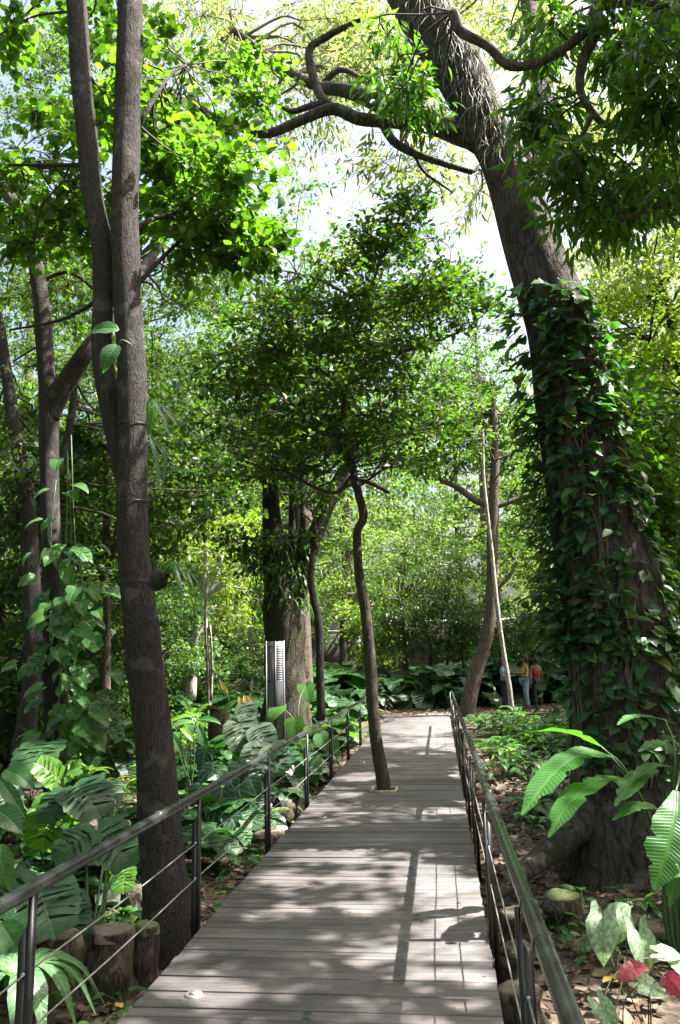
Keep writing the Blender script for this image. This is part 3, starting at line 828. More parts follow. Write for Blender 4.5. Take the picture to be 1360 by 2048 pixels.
# fallen leaves
k = 15000
X = np.concatenate([rng.uniform(DR + .05, 4.5, k // 2), rng.uniform(-6.0, DL - .05, k // 2)]); Y = 2.2 + 16 * rng.uniform(0, 1, k) ** 1.3
Z = np.array([gz(a, b) for a, b in zip(X, Y)]) + rng.uniform(.002, .03, k)
az = rng.uniform(0, 6.283, k)
ax = np.stack([np.cos(az), np.sin(az), rng.normal(size=k) * .2], 1); nr = np.stack([rng.normal(size=k) * .35, rng.normal(size=k) * .35, np.ones(k)], 1)
V, F = leaf_batch('dead', np.stack([X, Y, Z], 1), ax, nr, rng.uniform(.05, .14, k))
k = 3500
X = rng.uniform(-4, 7, k); Y = rng.uniform(24.5, 28.5, k); Z = np.full(k, .0)
az = rng.uniform(0, 6.283, k)
V2, F2 = leaf_batch('dead', np.stack([X, Y, Z], 1), np.stack([np.cos(az), np.sin(az), az * 0], 1), np.stack([rng.normal(size=k) * .3, rng.normal(size=k) * .3, np.ones(k)], 1), rng.uniform(.06, .14, k))
tag(link('leaf_litter', make_mesh('leaf_litter', np.vstack([V, V2]), [np.vstack([F, F2 + len(V)])], M['litter'])), 'brown fallen leaves covering the soil beside the boardwalk', 'leaf litter', None, 'stuff')
# crumbs of leaves and petals lying on the planks
k = 480
X = rng.uniform(DL + .05, DR - .03, k); Y = 3 + 15 * rng.uniform(0, 1, k) ** 1.4
az = rng.uniform(0, 6.283, k)
V, F = leaf_batch('dead', np.stack([X, Y, np.full(k, .004)], 1), np.stack([np.cos(az), np.sin(az), az * 0], 1), np.stack([rng.normal(size=k) * .2, rng.normal(size=k) * .2, np.ones(k)], 1), rng.uniform(.008, .02, k) * np.where(rng.uniform(size=k) < .1, 2.4, 1))
tag(link('leaf_crumbs', make_mesh('leaf_crumbs', V, [F], M['litter'])), 'tiny leaf crumbs and petals scattered on the planks', 'leaf crumbs', None, 'stuff')
# single fallen leaves that stand out
fl = leaf_mesh('fallen_leaf', 'ovate', M['litter_y'], 1.0, (.15, -.3), .35, .1)
fg = leaf_mesh('fallen_green_leaf', 'ovate', M['philo'], 1.0, (.1, -.2), .3, .05)
for px, py, z, s, me, lab in ((1205, 1968, -.38, .16, fl, 'orange fallen leaf on the litter beside the pink caladium'),
                              (488, 1820, -.36, .10, fl, 'orange fallen leaf lying behind the railing near the fork-stemmed tree'),
                              (605, 2033, .004, .06, fg, 'small green leaf lying on the planks near the round deck light'),
                              (826, 1838, .004, .07, fg, 'small green leaf lying on the planks in the shadow of the handrail'),
                              (245, 2020, -.39, .10, fl, 'yellow fallen leaf on the soil at the foot of the cut stump row')):
    o = link('fallen_leaf', me, None, G(px, py, z) + Vector((0, 0, .01))); o.scale = (s, s, s); o.rotation_euler = (.1, .1, rng.uniform(0, 6.28))
    tag(o, lab, 'leaf')

# ------------------------------------------------------------------ railings
def railing(side, label, yend, posts, nodes):
    sg = 1 if side > 0 else -1
    ed = DR if side > 0 else DL
    root = empty('railing', (ed + sg * .03, 3.1, -.2), label, 'railing')
    b = np.array(root.location)
    xr = ed + sg * (.05 if side > 0 else .022)
    g = Geo(); yy = np.arange(-1, yend + .01, .5)
    tube(g, [(xr + .003 * math.sin(v * 1.1), v, .835 + .004 * math.sin(v * .9)) for v in yy], [.029] * len(yy), 16, 0, raw=True)
    link('handrail', g.mesh('handrail', M['rail'], True, b), root)
    for v in nodes:
        g = Geo(); tube(g, [(xr, v - .03, .835), (xr, v - .012, .835), (xr, v + .012, .835), (xr, v + .03, .835)], [.0295, .0335, .0335, .0295], 16, 0, raw=True)
        link('joint_ring', g.mesh('joint_ring', M['rail'], True, b), root)
    g = Geo()      # post: outer flat bar with a sloped shoulder, inner flat bar up to the rail
    i0, i1, o0, o1 = .004, .022, .026, .056
    for (a, c) in ((i0, i1),):
        box(g, min(sg * a, sg * c), max(sg * a, sg * c), -.02, .02, -.28, .812)
    x0, x1 = sorted((sg * o0, sg * o1))
    zi, zo = (.70, .645)
    prof = [(sg * o0, zi), (sg * o1, zo)]
    V = [(sg * o0, -.02, -.28), (sg * o1, -.02, -.28), (sg * o1, .02, -.28), (sg * o0, .02, -.28),
         (sg * o0, -.02, zi), (sg * o1, -.02, zo), (sg * o1, .02, zo), (sg * o0, .02, zi)]
    Q = [(0, 3, 2, 1), (4, 5, 6, 7), (0, 1, 5, 4), (1, 2, 6, 5), (2, 3, 7, 6), (3, 0, 4, 7)]
    if sg < 0: Q = [q[::-1] for q in Q]
    g.add(V, Q)
    pm = g.mesh('post', M['black'])
    gb = Geo(); tube(gb, [(0, -.028, 0), (0, -.02, 0)], [.008, .009], 8, 0, raw=True); bm = gb.mesh('bolt', M['steel'], True)
    for v in posts:
        o = link('post', pm, root, Vector((ed, v, 0)) - Vector(b))
        for z in (.53, .31):
            link('bolt', bm, o, (sg * .03, 0, z))
    for z in (.53, .31):
        g = Geo(); yy = np.arange(-1, posts[-1] + .05, .55)
        tube(g, [(ed + sg * .03, v, z - .012 * abs(math.sin((v - posts[0]) / 2.2 * math.pi))) for v in yy], [.0042] * len(yy), 6, 0, raw=True)
        link('cable', g.mesh('cable', M['steel'], True, b), root)
    return root
railing(-1, 'long black railing beside the stumps and split-leaf plants, curved under the fork-stemmed tree', 18.8, [.95 + 2.2 * i for i in range(9)], [1.2, 4.6, 8.6, 9.1, 11.4, 13.0, 16.0])
railing(1, 'long black railing with green jointed handrail on the giant tree side', 20.8, [.85 + 2.2 * i for i in range(10)], [2.62, 3.0, 5.3, 6.7, 9.4, 11.2, 14.5])

# ------------------------------------------------------------------ trees traced in the photograph
def base_at(px, py, Y):
    q = P(px, py, Y); return Vector((q.x, q.y, gz(q.x, q.y)))

HEARTLEAF = leaf_mesh('heart_leaf', 'heart', M['heart_o'], 1.0, (.1, -.5), .2, .03)
# 1 fork-stemmed tree by the left railing
b = Vector((-2.0, 6.0, gz(-2.0, 6.0)))
main = px_path([(345, 1935, 62, 6.05), (340, 1850, 50), (325, 1720, 40), (308, 1500, 36), (290, 1320, 35), (272, 1150, 32), (263, 1000, 30), (266, 850, 29), (262, 700, 27.5), (254, 560, 26), (249, 430, 25), (254, 260, 23), (259, 120, 22), (260, 0, 21), (262, -160, 20), (270, -400, 16)], 6.05)
stem2 = px_path([(262, 1000, 20), (236, 880, 22), (213, 770, 21), (203, 680, 20), (207, 580, 19), (202, 480, 19), (186, 390, 18), (172, 260, 18), (161, 140, 17), (152, 0, 16), (140, -180, 15), (120, -400, 11)], 6.15)
br = [px_path(a, 6.3) for a in ([(265, 280, 5), (300, 210, 4), (340, 150, 3, 6.9), (372, 130, 2, 7.2)], [(265, 490, 5), (300, 440, 4), (370, 435, 2.5, 7)], [(258, 590, 5), (320, 520, 4, 6.6), (400, 445, 2.5, 7.2)],
                               [(200, 600, 4), (120, 640, 3), (20, 660, 2)], [(175, 330, 4), (90, 330, 3, 6.6), (10, 330, 2, 7)])]
C = clumps_px([(330, 200, 130, 120, 6.4, 8.8, 14), (400, 345, 95, 95, 6.4, 8.2, 14), (110, 300, 110, 110, 6.8, 9, 9), (150, 450, 140, 80, 6.8, 9, 9),
               (450, 470, 80, 65, 6.4, 8, 9), (350, 420, 90, 90, 6.6, 8.6, 9), (490, 150, 60, 55, 9.4, 10.6, 6), (30, 80, 40, 60, 6, 7, 3), (250, 60, 120, 50, 7.5, 9, 5)])
fork = tree('fork_stemmed_tree', 'tall dark tree forking into two straight grey stems beside the left railing', b, [main, stem2] + br, M['barkA'], C,
            dict(R=np.full(len(C), .62), ntw=12, nl=9, size=.105, droop=.35, flat=.9), M['heart'], M['twig'], None, 'heart', 18, 2.5, .018, (HEARTLEAF, 290, None))
for (py, px, hw) in ((1162, 277, 33), (1003, 263, 30.5), (850, 266, 29.5)):
    pts, rad = px_path([(px, py + 2, hw), (px, py - 2, hw)], 6.05)
    g = Geo(); c = np.array(pts[0]); a = np.linspace(0, 6.2832, 25)
    tube(g, [c + np.array([math.cos(t), math.sin(t), 0]) * (rad[0] * 1.05) for t in a], [.004] * 25, 5, 0, raw=True)
    link('wire_band', g.mesh('wire_band', M['black'], True, b), fork)

# 2 slender crooked tree growing through the deck
b = Vector((HX, HY, -.42))
main = px_path([(772, 1640, 15), (768, 1578, 14), (757, 1510, 12.5), (746, 1420, 12), (741, 1330, 12), (733, 1240, 11), (722, 1170, 10.5), (715, 1110, 9), (715, 1062, 8.5), (727, 1035, 9), (719, 995, 8.5), (707, 945, 8.5), (695, 890, 7), (688, 830, 6.5), (690, 770, 5.5), (698, 700, 4.5), (735, 600, 3.5), (760, 520, 2.5)], 10.8)
br = [px_path(a, 10.8) for a in ([(697, 700, 5), (740, 700, 4.5), (790, 705, 4, 10.5), (850, 690, 3, 10.2), (930, 660, 2, 10)], [(706, 950, 5), (670, 985, 4, 10.6), (600, 960, 3, 10.2), (500, 900, 2, 10)],
                                [(690, 780, 4), (640, 740, 3), (560, 700, 2, 10.4)], [(690, 860, 4), (760, 850, 3), (850, 860, 2, 11.2)], [(730, 610, 3), (640, 560, 2.5), (560, 540, 1.5)], [(740, 600, 3), (830, 560, 2), (900, 520, 1.5)])]
C = clumps_px([(740, 560, 190, 60, 9.4, 12, 26), (580, 650, 150, 60, 9.2, 12, 28), (880, 610, 130, 45, 9.4, 12, 18), (770, 470, 100, 35, 9.8, 11.6, 10), (740, 720, 230, 60, 9.2, 12.2, 34),
               (700, 850, 220, 60, 9.2, 12.2, 36), (600, 900, 130, 60, 9, 11.5, 14), (850, 900, 70, 35, 9.6, 11.6, 7), (480, 750, 80, 70, 9, 11, 8), (820, 410, 60, 20, 10.2, 11.2, 4)])
tree('crooked_tree', 'slender crooked tree rising through the square opening in the boardwalk', b, [main] + br, M['barkB'], C,
     dict(R=np.full(len(C), .62), ntw=13, nl=8, size=.105, droop=.12, flat=1.6, vsq=.28, up=.05), M['orchid'], M['twig'], None, 'ovate', 12, 3.2, .014)

# 3 giant leaning tree
b = Vector((1.68, 8.4, gz(1.68, 8.4)))
GY = 8.4
main = px_path([(1252, 1790, 128), (1250, 1735, 107), (1252, 1660, 98), (1252, 1560, 93), (1250, 1450, 92), (1240, 1300, 91), (1220, 1170, 89), (1193, 1050, 85), (1155, 850, 71), (1126, 680, 63), (1086, 560, 54), (1034, 400, 43), (994, 300, 38), (946, 200, 39), (893, 100, 44), (836, 0, 43), (740, -170, 40), (640, -340, 34), (560, -520, 26)], GY)
l1 = px_path([(960, 280, 26), (900, 260, 14), (800, 244, 12), (720, 238, 11.5), (665, 218, 10.5), (600, 242, 9), (530, 268, 8), (470, 250, 7), (415, 226, 6), (380, 190, 5, 8.8)], 8.4)
l2 = px_path([(955, 275, 24, 8.6), (880, 250, 22, 9.2), (800, 225, 20, 9.8), (745, 198, 17, 10.2), (690, 180, 13, 10.5), (630, 170, 10, 10.8), (560, 130, 7, 11.4), (470, 60, 5, 12)], 9)
l3 = px_path([(668, 220, 9), (640, 190, 8), (623, 140, 8), (620, 98, 7), (655, 72, 6), (720, 40, 4)], 8.5)
l4 = px_path([(650, 205, 7), (612, 215, 6), (585, 223, 5), (565, 215, 3)], 8.5)
l5 = px_path([(765, 245, 9), (785, 280, 8), (815, 300, 7.5), (870, 322, 6), (945, 345, 5)], 9.6)
l6 = px_path([(1040, 400, 30, 8.6), (1062, 340, 24, 8.9), (1082, 240, 20, 9.4), (1084, 160, 19, 9.8), (1072, 70, 18, 10.2), (1060, -20, 17, 10.6), (1040, -200, 14, 11.4)], 9)
l7 = px_path([(640, 172, 6, 10.7), (680, 140, 5, 10.6), (720, 155, 4, 10.4), (760, 190, 3, 10.2)], 10.5)
l8 = px_path([(830, 310, 4), (850, 345, 3), (905, 385, 1.5)], 9.7)
rt = [([P(1200, 1600, GY), P(1140, 1665, 8.0), P(1075, 1722, 7.7), P(1020, 1768, 7.4), P(975, 1812, 7.1)], [.30, .15, .10, .065, .02]), ([P(1330, 1640, GY), P(1400, 1730, 8.0), P(1480, 1790, 7.8)], [.3, .18, .06])]
C = clumps_px([(520, 60, 260, 90, 12, 17, 34), (800, 40, 150, 60, 12, 17, 16), (690, 110, 90, 60, 11, 15, 10), (1000, 40, 150, 60, 12, 17, 14), (1150, 230, 110, 110, 12, 17, 16), (1310, 330, 80, 170, 12, 17, 20),
               (800, 330, 90, 35, 10, 12, 4), (950, 370, 40, 25, 10, 12, 2), (1200, 520, 60, 60, 13, 17, 6), (1290, 520, 80, 60, 13, 17, 8), (600, 200, 70, 40, 11, 13, 4)])
C = np.vstack([C, not_open(clumps_box((-7, 9), (2, 24), (11.5, 16), 150))])
giant = tree('giant_leaning_tree', 'huge leaning tree with thick fluted trunk and high yellowing crown', b, [main, l1, l2, l3, l4, l5, l6, l7, l8] + rt, M['barkC'], C,
             dict(R=np.full(len(C), 1.05), ntw=11, nl=15, size=.17, droop=.5, flat=.6, gather=.35), M['yellow'], M['twig_pale'], None, 'lance', 28, 6.5, .03, flute=.07, bump=.035, maxlimb=2.0)
GIANT_MAIN = spline(*main, 6)

# 4 dark glossy-leaved tree whose branches hang in from the right
b = Vector((7.2, 1.6, gz(7.2, 1.6)))
main = ([b + Vector((0, 0, -.1)), b + Vector((-.1, 0, 3)), b + Vector((-.3, .3, 6)), b + Vector((-.2, .6, 9)), b + Vector((0, 1, 12))], [.34, .28, .24, .18, .09])
top = b + Vector((-.3, .3, 6.2)); top2 = b + Vector((-.25, .5, 8))
def twisty(lst, Y, r0=None):
    return px_path(lst, Y)
k1 = twisty([(905, 25, 8), (920, 62, 8), (975, 92, 8), (1020, 132, 8), (1085, 122, 7), (1140, 88, 8), (1185, 45, 9), (1190, 10, 9)], 6.2)
k2 = twisty([(1300, -80, 14), (1240, -20, 13), (1195, 15, 12), (1192, 60, 11), (1165, 125, 9), (1160, 180, 7), (1185, 225, 6), (1215, 252, 5), (1240, 230, 4)], 6.2)
k3 = twisty([(1190, 12, 9), (1240, 5, 8), (1310, 12, 8), (1360, 5, 8), (1420, -20, 9)], 6.2)
k4 = twisty([(1185, 228, 5), (1160, 280, 4), (1150, 310, 3)], 6.2)
k5 = twisty([(1330, 20, 6), (1318, 70, 5), (1330, 108, 4)], 6.2)
k6 = ([Vector(top2), P(1420, -120, 5.6), P(1300, -80, 6.2)], [.12, .09, .06])
k7 = twisty([(1420, 380, 8), (1350, 395, 7), (1300, 420, 5), (1240, 440, 4)], 5.8); k8 = ([Vector(top), Vector(P(1420, 380, 5.8))], [.1, .04])
C = clumps_px([(1265, 80, 80, 50, 5.6, 7.2, 6), (1325, 180, 35, 80, 5.6, 7.2, 7), (1100, 60, 40, 40, 5.8, 7, 4), (1078, 225, 25, 40, 6, 7, 4), (1135, 315, 40, 30, 5.8, 7, 3), (1245, 405, 90, 30, 5.6, 7, 7),
               (1325, 370, 40, 40, 5.6, 7, 4), (815, 165, 40, 25, 7.4, 8.2, 4), (845, 215, 15, 12, 7.4, 8.2, 1), (770, 70, 15, 30, 7.4, 8, 1), (1335, 40, 40, 50, 5.6, 7, 4), (1185, 370, 40, 20, 5.8, 7, 2)])
NVIS = len(C)
C2 = not_open(clumps_box((2.6, 9.5), (-1.5, 12), (6.8, 11), 110))
q = project(C2); C2 = C2[~((q[:, 0] > 0) & (q[:, 0] < 1380) & (q[:, 1] > -60) & (q[:, 1] < 1500) & (C2[:, 1] > .5))]
C = np.vstack([C, C2])
tree('glossy_leaved_tree', 'dark glossy tree whose drooping leaf tufts hang on twisting branches beside the giant trunk', b, [main, k1, k2, k3, k4, k5, k6, k7, k8], M['barkF'], C,
     dict(R=np.where(np.arange(len(C)) < NVIS, .38, .7), ntw=9, nl=15, size=.165, droop=.75, flat=.35, gather=.45), M['mango'], M['twig'], None, 'lance', 14, 3.0, .013, maxlimb=3.5)

# unseen tree added past the right frame edge to shade the deck
b = Vector((9.5, 7.5, gz(9.5, 7.5)))
C = clumps_box((2.4, 11), (-2.5, 13.5), (7.2, 11.5), 420)
q = project(C); C = C[~((q[:, 0] > 0) & (q[:, 0] < 1420) & (q[:, 1] > -80) & (q[:, 1] < 1500) & (C[:, 1] > .5))]
main = ([b + Vector((0, 0, -.1)), b + Vector((-.1, .1, 3)), b + Vector((-.6, .1, 6)), b + Vector((-1.2, 0, 8.5)), b + Vector((-1.5, 0, 11))], [.36, .3, .25, .16, .06])
tree('added_shade_tree', 'unseen broad tree added beyond the right bed to shade the boardwalk', b, [main], M['barkF'], C,
     dict(R=np.full(len(C), .75), ntw=8, nl=8, size=.24, droop=.3, flat=1.3), M['dark'], M['twig'], None, 'diamond', 12, 4, .03, maxlimb=2.2)

# 5 old multi-stemmed tree covered with epiphytes
DY = 17.0
b = base_at(575, 1345, DY)
main = px_path([(575, 1500, 52), (572, 1400, 42), (570, 1330, 37), (568, 1240, 38), (565, 1170, 35), (556, 1110, 22), (550, 1040, 12), (547, 980, 10), (546, 900, 9), (545, 820, 7), (548, 740, 5)], DY)
s = [px_path(a, DY) for a in ([(578, 1180, 22), (586, 1090, 11), (584, 960, 7), (578, 860, 6), (575, 740, 5)], [(590, 1190, 24), (614, 1120, 19), (642, 1040, 17), (668, 980, 16), (690, 940, 12), (720, 880, 9), (760, 800, 6)],
                               [(588, 1160, 13), (606, 1050, 6), (600, 900, 5), (604, 780, 4)], [(545, 1170, 18), (533, 1090, 9), (530, 980, 5), (520, 860, 4)], [(668, 985, 8), (720, 960, 6), (780, 985, 4)])]
C = clumps_px([(560, 820, 110, 90, 15.5, 19, 16), (480, 900, 90, 80, 15.5, 19, 12), (660, 880, 90, 70, 15.5, 19, 10), (600, 720, 120, 60, 16, 19, 10), (430, 780, 90, 90, 15.5, 19, 10), (540, 1090, 60, 50, 15.6, 16.6, 4)])
tree('epiphyte_covered_tree', 'old thick multi-stemmed tree with rooty trunk behind the grey sign panel', b, [main] + s, M['barkD'], C,
     dict(R=np.full(len(C), 1.0), ntw=12, nl=12, size=.15, droop=.3, flat=.9, vsq=.5), M['dark'], M['twig'], None, 'ovate', 20, 4.5, .03, flute=.10, bump=.07)
g = Geo()
for _ in range(190):
    t = rng.uniform(-2.6, 2.6) - 1.57; yy = rng.uniform(1070, 1220); q = np.array(P(568 + 38 * math.cos(t), yy, DY)) + np.array([0, .42 * math.sin(t), 0])
    o = np.array([math.cos(t), math.sin(t), 0]); L = rng.uniform(.15, .65)
    V, Q, U = swept_leaf('s', [q, q + o * L * .35 + np.array([0, 0, .08]), q + o * L * .6 + rng.normal(size=3) * .06 - np.array([0, 0, L * .3]), q + o * L * .7 + rng.normal(size=3) * .12 - np.array([0, 0, L * .8])], [.012, .02, .016, .003], None, n=6)
    g.add(V, Q, None, U)
bb = P(568, 1220, DY - .6)
o = link('hanging_fern', g.mesh('hanging_fern', M['lance'], True, bb, True), None, bb); tag(o, 'collar of hanging narrow fern fronds around the old rooty trunk', 'fern')

# 6 trees at the left
b = base_at(110, 1440, 9.5)
m6 = px_path([(115, 1640, 26), (112, 1440, 22), (108, 1250, 20), (104, 1100, 19), (98, 950, 18), (97, 830, 18), (92, 720, 16), (82, 600, 15), (70, 520, 14), (45, 440, 13), (5, 372, 12), (-60, 300, 10)], 9.5)
s6 = px_path([(100, 840, 16), (115, 795, 19), (145, 745, 18), (180, 692, 15), (230, 620, 12, 10), (300, 520, 9, 11), (360, 420, 6, 11.5)], 9.5)
t6 = px_path([(85, 560, 4), (140, 545, 3.5), (200, 590, 3), (240, 640, 2)], 9.6)
C = clumps_px([(60, 640, 110, 120, 10, 14, 14), (150, 560, 120, 90, 10.5, 14, 12), (30, 480, 60, 80, 9.5, 12, 6), (340, 560, 110, 90, 11, 14, 12), (80, 200, 110, 130, 12, 16, 20), (220, 110, 150, 80, 12, 16, 12), (420, 560, 110, 70, 12, 16, 8), (250, 740, 90, 60, 11, 14, 6)])
tree('ringed_bark_tree', 'grey tree with ringed bark and one pale sunlit limb, climber on its trunk', b, [m6, s6, t6], M['barkA'], C,
     dict(R=np.full(len(C), .95), ntw=12, nl=13, size=.10, droop=.25, flat=.8), M['fine'], M['twig'], None, 'diamond', 14, 3, .025)
b = base_at(60, 1480, 11.5)
m7 = px_path([(40, 1520, 20), (62, 1380, 17), (66, 1240, 16), (60, 1100, 17), (55, 1010, 17), (42, 930, 14), (28, 850, 12), (15, 760, 11), (0, 660, 10), (-30, 540, 8)], 11.5)
s7 = px_path([(58, 1010, 10), (90, 985, 9), (120, 930, 8), (140, 850, 7), (150, 760, 6)], 11.7)
C = clumps_px([(40, 900, 120, 110, 11, 15, 16), (180, 960, 90, 110, 12, 16, 14), (200, 820, 90, 90, 12, 16, 12), (30, 1080, 70, 90, 11.5, 14, 10), (380, 960, 90, 90, 12, 16, 12), (170, 1120, 80, 60, 12, 15, 8)])
tree('bent_grey_tree', 'bent dark tree with a low side limb behind the ringed-bark tree', b, [m7, s7], M['barkA'], C,
     dict(R=np.full(len(C), .9), ntw=12, nl=11, size=.14, droop=.3, flat=.9, vsq=.5), M['dark'], M['twig'], None, 'ovate', 12, 3, .025)
b = base_at(215, 1420, 14)
m8 = px_path([(212, 1480, 9), (213, 1300, 8), (214, 1150, 7), (212, 1000, 6), (215, 860, 5)], 14)
s8 = px_path([(214, 1180, 6), (225, 1110, 6), (240, 1030, 5), (255, 940, 4)], 14)
C = clumps_px([(215, 1060, 90, 120, 13, 17, 14), (330, 1060, 80, 80, 13, 17, 12), (160, 1250, 80, 60, 13, 16, 8), (300, 880, 100, 100, 13, 18, 12)])
tree('thin_understorey_tree', 'thin dark understorey tree between the climber and the fork-stemmed tree', b, [m8, s8], M['barkF'], C,
     dict(R=np.full(len(C), .95), ntw=12, nl=12, size=.15, droop=.3, flat=.9), M['fine'], M['twig'], None, 'ovate', 8, 2, .02)

# 7 pale forked tree, slim stems behind the left plants
b = base_at(385, 1330, 21)
m9 = px_path([(380, 1400, 11), (388, 1300, 10), (402, 1235, 9), (412, 1195, 8), (440, 1170, 7), (475, 1140, 5), (520, 1090, 4)], 21)
s9 = [px_path([(410, 1215, 7), (408, 1170, 6), (412, 1120, 5), (405, 1040, 4)], 21), px_path([(418, 1190, 5), (434, 1150, 4), (445, 1110, 3)], 21)]
C = clumps_px([(420, 1060, 110, 60, 19, 24, 14), (480, 1190, 60, 40, 21, 25, 6), (380, 990, 90, 60, 20, 24, 8), (450, 1230, 60, 30, 22, 25, 4)])
tree('pale_forked_tree', 'small pale-barked tree forking low beyond the left plants', b, [m9] + s9, M['barkP'], C, dict(R=np.full(len(C), 1.1), ntw=12, nl=12, size=.16, droop=.3, flat=.8),
     M['lime'], M['twig_pale'], None, 'diamond', 10, 2.5, .025)
b = base_at(416, 1370, 18)
tree('pale_sapling', 'pair of pale slim sapling stems behind the tall cut stump', b, [px_path([(418, 1420, 4.5), (416, 1330, 4), (412, 1260, 3.5), (412, 1170, 3)], 18), px_path([(422, 1400, 3), (424, 1320, 2.5), (420, 1250, 2)], 18)],
     M['barkP'], clumps_px([(415, 1150, 40, 30, 17.5, 18.5, 4)]), dict(R=np.full(4, .8), ntw=9, nl=8, size=.13), M['lime'], M['twig_pale'], None, 'diamond', 8, 1, .015)
b = base_at(640, 1345, 16)
tree('thin_bent_tree', 'thin bent grey stem beside the old rooty trunk', b, [px_path([(642, 1440, 9), (640, 1330, 8), (637, 1240, 8), (628, 1200, 8), (622, 1150, 6), (630, 1050, 5)], 16)],
     M['barkA'], clumps_px([(640, 1000, 60, 40, 15.5, 17, 6)]), dict(R=np.full(6, .9), ntw=9, nl=9, size=.13), M['fine'], M['twig'], None, 'ovate', 10, 2, .02)

# 8 leaning tree and bare pale pole beyond the right railing
b = base_at(940, 1400, 24)
m10 = px_path([(930, 1440, 17), (948, 1360, 15), (966, 1300, 13), (980, 1240, 12), (984, 1150, 11.5), (985, 1080, 11.5), (987, 1000, 11), (990, 900, 8), (985, 780, 6)], 24)
s10 = [px_path([(985, 1012, 9), (950, 1000, 7), (915, 975, 6), (880, 960, 4)], 24), px_path([(988, 1015, 6), (1030, 1000, 5), (1080, 985, 4)], 24), px_path([(990, 1180, 5), (1020, 1150, 4), (1035, 1120, 3)], 24)]
C = clumps_px([(960, 790, 110, 100, 22, 27, 26), (930, 900, 100, 60, 22, 26, 18), (1030, 880, 60, 80, 22, 27, 8), (1040, 960, 50, 50, 22, 26, 5), (1020, 1110, 60, 50, 23, 27, 6), (880, 760, 80, 60, 22, 27, 8)])
tree('leaning_dark_tree', 'dark trunk leaning left at its foot, near the three people', b, [m10] + s10, M['barkF'], C, dict(R=np.full(len(C), 1.2), ntw=12, nl=12, size=.17, droop=.3, flat=.8), M['fine'], M['twig'], None, 'diamond', 12, 4, .03)
b = base_at(1022, 1405, 22)
tree('bare_pale_pole_tree', 'very slim pale stem standing in front of the three people', b, [px_path([(1024, 1420, 5), (1018, 1370, 5), (1005, 1290, 4.5), (993, 1200, 4.5), (984, 1110, 4), (974, 1020, 3.5), (967, 950, 3), (966, 860, 2)], 22)],
     M['barkP'], clumps_px([(965, 860, 40, 30, 21.6, 22.4, 4)]), dict(R=np.full(4, .8), ntw=8, nl=8, size=.12), M['lime'], M['twig_pale'], None, 'diamond', 8, 3, .015)

# 9 dark shrub-like tree behind the end of the boardwalk
b = base_at(812, 1380, 31)
mm = [px_path(a, 31) for a in ([(815, 1410, 7), (812, 1330, 6), (806, 1270, 5), (800, 1200, 4)], [(880, 1400, 3), (895, 1320, 3), (900, 1240, 2)], [(858, 1400, 4), (862, 1320, 3.5), (855, 1250, 3)], [(930, 1400, 3), (925, 1310, 2.5), (915, 1240, 2)])]
C = clumps_px([(840, 1190, 90, 75, 29, 33, 34), (900, 1230, 60, 50, 29, 33, 12), (770, 1240, 50, 40, 29, 33, 9), (860, 1120, 60, 40, 29, 33, 8), (830, 1280, 70, 25, 29, 32, 9), (950, 1270, 50, 35, 29, 33, 10), (1030, 1250, 50, 40, 29, 33, 8)])
tree('bushy_dark_tree', 'bushy dark many-stemmed small tree in front of the low brown building', b, mm, M['barkF'], C, dict(R=np.full(len(C), 1.1), ntw=12, nl=14, size=.2, droop=.5, flat=.6), M['dark'], M['twig'], None, 'lance', 8, 2, .03)
for px_, n_ in ((905, 'leafy dark shrub in front of the brown building windows'), (985, 'leafy dark shrub in front of the brown wall behind the leaning dark trunk'), (1060, 'leafy dark shrub in front of the brown wall behind the three people')):
    b = base_at(px_, 1380, 37); C = clumps_px([(px_, 1300, 34, 34, 36, 38, 11)])
    tree('leafy_shrub', n_, b, [px_path([(px_, 1400, 3), (px_ + 4, 1330, 2.5), (px_ - 3, 1270, 2)], 37)], M['barkF'], C, dict(R=np.full(len(C), .9), ntw=11, nl=12, size=.2, droop=.4, flat=.7), M['far'], M['twig'], 'shrubs before the building', 'diamond', 6, .5, .02)
b = base_at(740, 1380, 34)
C = clumps_px([(750, 1270, 50, 40, 32, 36, 9), (740, 1200, 50, 40, 32, 36, 7), (770, 1310, 40, 25, 32, 35, 5)])
tree('yellowing_shrub', 'yellow-green shrub beyond the crooked tree in front of the grey wall', b, [px_path([(742, 1400, 4), (745, 1300, 3.5), (750, 1220, 2.5)], 34)], M['barkF'], C, dict(R=np.full(len(C), 1.1), ntw=12, nl=12, size=.22, droop=.3, flat=.7), M['lime'], M['twig'], None, 'diamond', 8, 1, .03)

# 10 trees at the right behind the giant trunk
b = Vector((6.2, 15.5, gz(6.2, 15.5)))
C = np.vstack([clumps_px([(1280, 640, 100, 90, 13, 17, 20), (1320, 760, 60, 70, 13, 17, 10), (1220, 600, 60, 60, 13, 17, 7)]), not_open(clumps_box((4.0, 11), (11, 21), (6.5, 10.5), 170))])
pr = [px_path([(1420, 900, 14), (1380, 780, 12), (1350, 700, 10), (1340, 620, 8), (1320, 570, 5)], 15), px_path([(1360, 720, 12), (1330, 735, 10), (1310, 710, 8), (1300, 680, 5)], 15)]
main = ([b + Vector((0, 0, -.1)), b + Vector((.1, 0, 2.5)), b + Vector((-.2, -.2, 5)), b + Vector((0, 0, 8)), b + Vector((.2, 0, 10))], [.22, .19, .16, .11, .05])
tree('lime_leaved_tree', 'lime green airy tree spreading behind the giant leaning trunk', b, [main] + pr, M['barkA'], C, dict(R=np.full(len(C), 1.0), ntw=12, nl=15, size=.13, droop=.2, flat=1.0, vsq=.4), M['lime'], M['twig'], None, 'diamond', 10, 3, .03)
b = Vector((4.4, 12.2, gz(4.4, 12.2)))
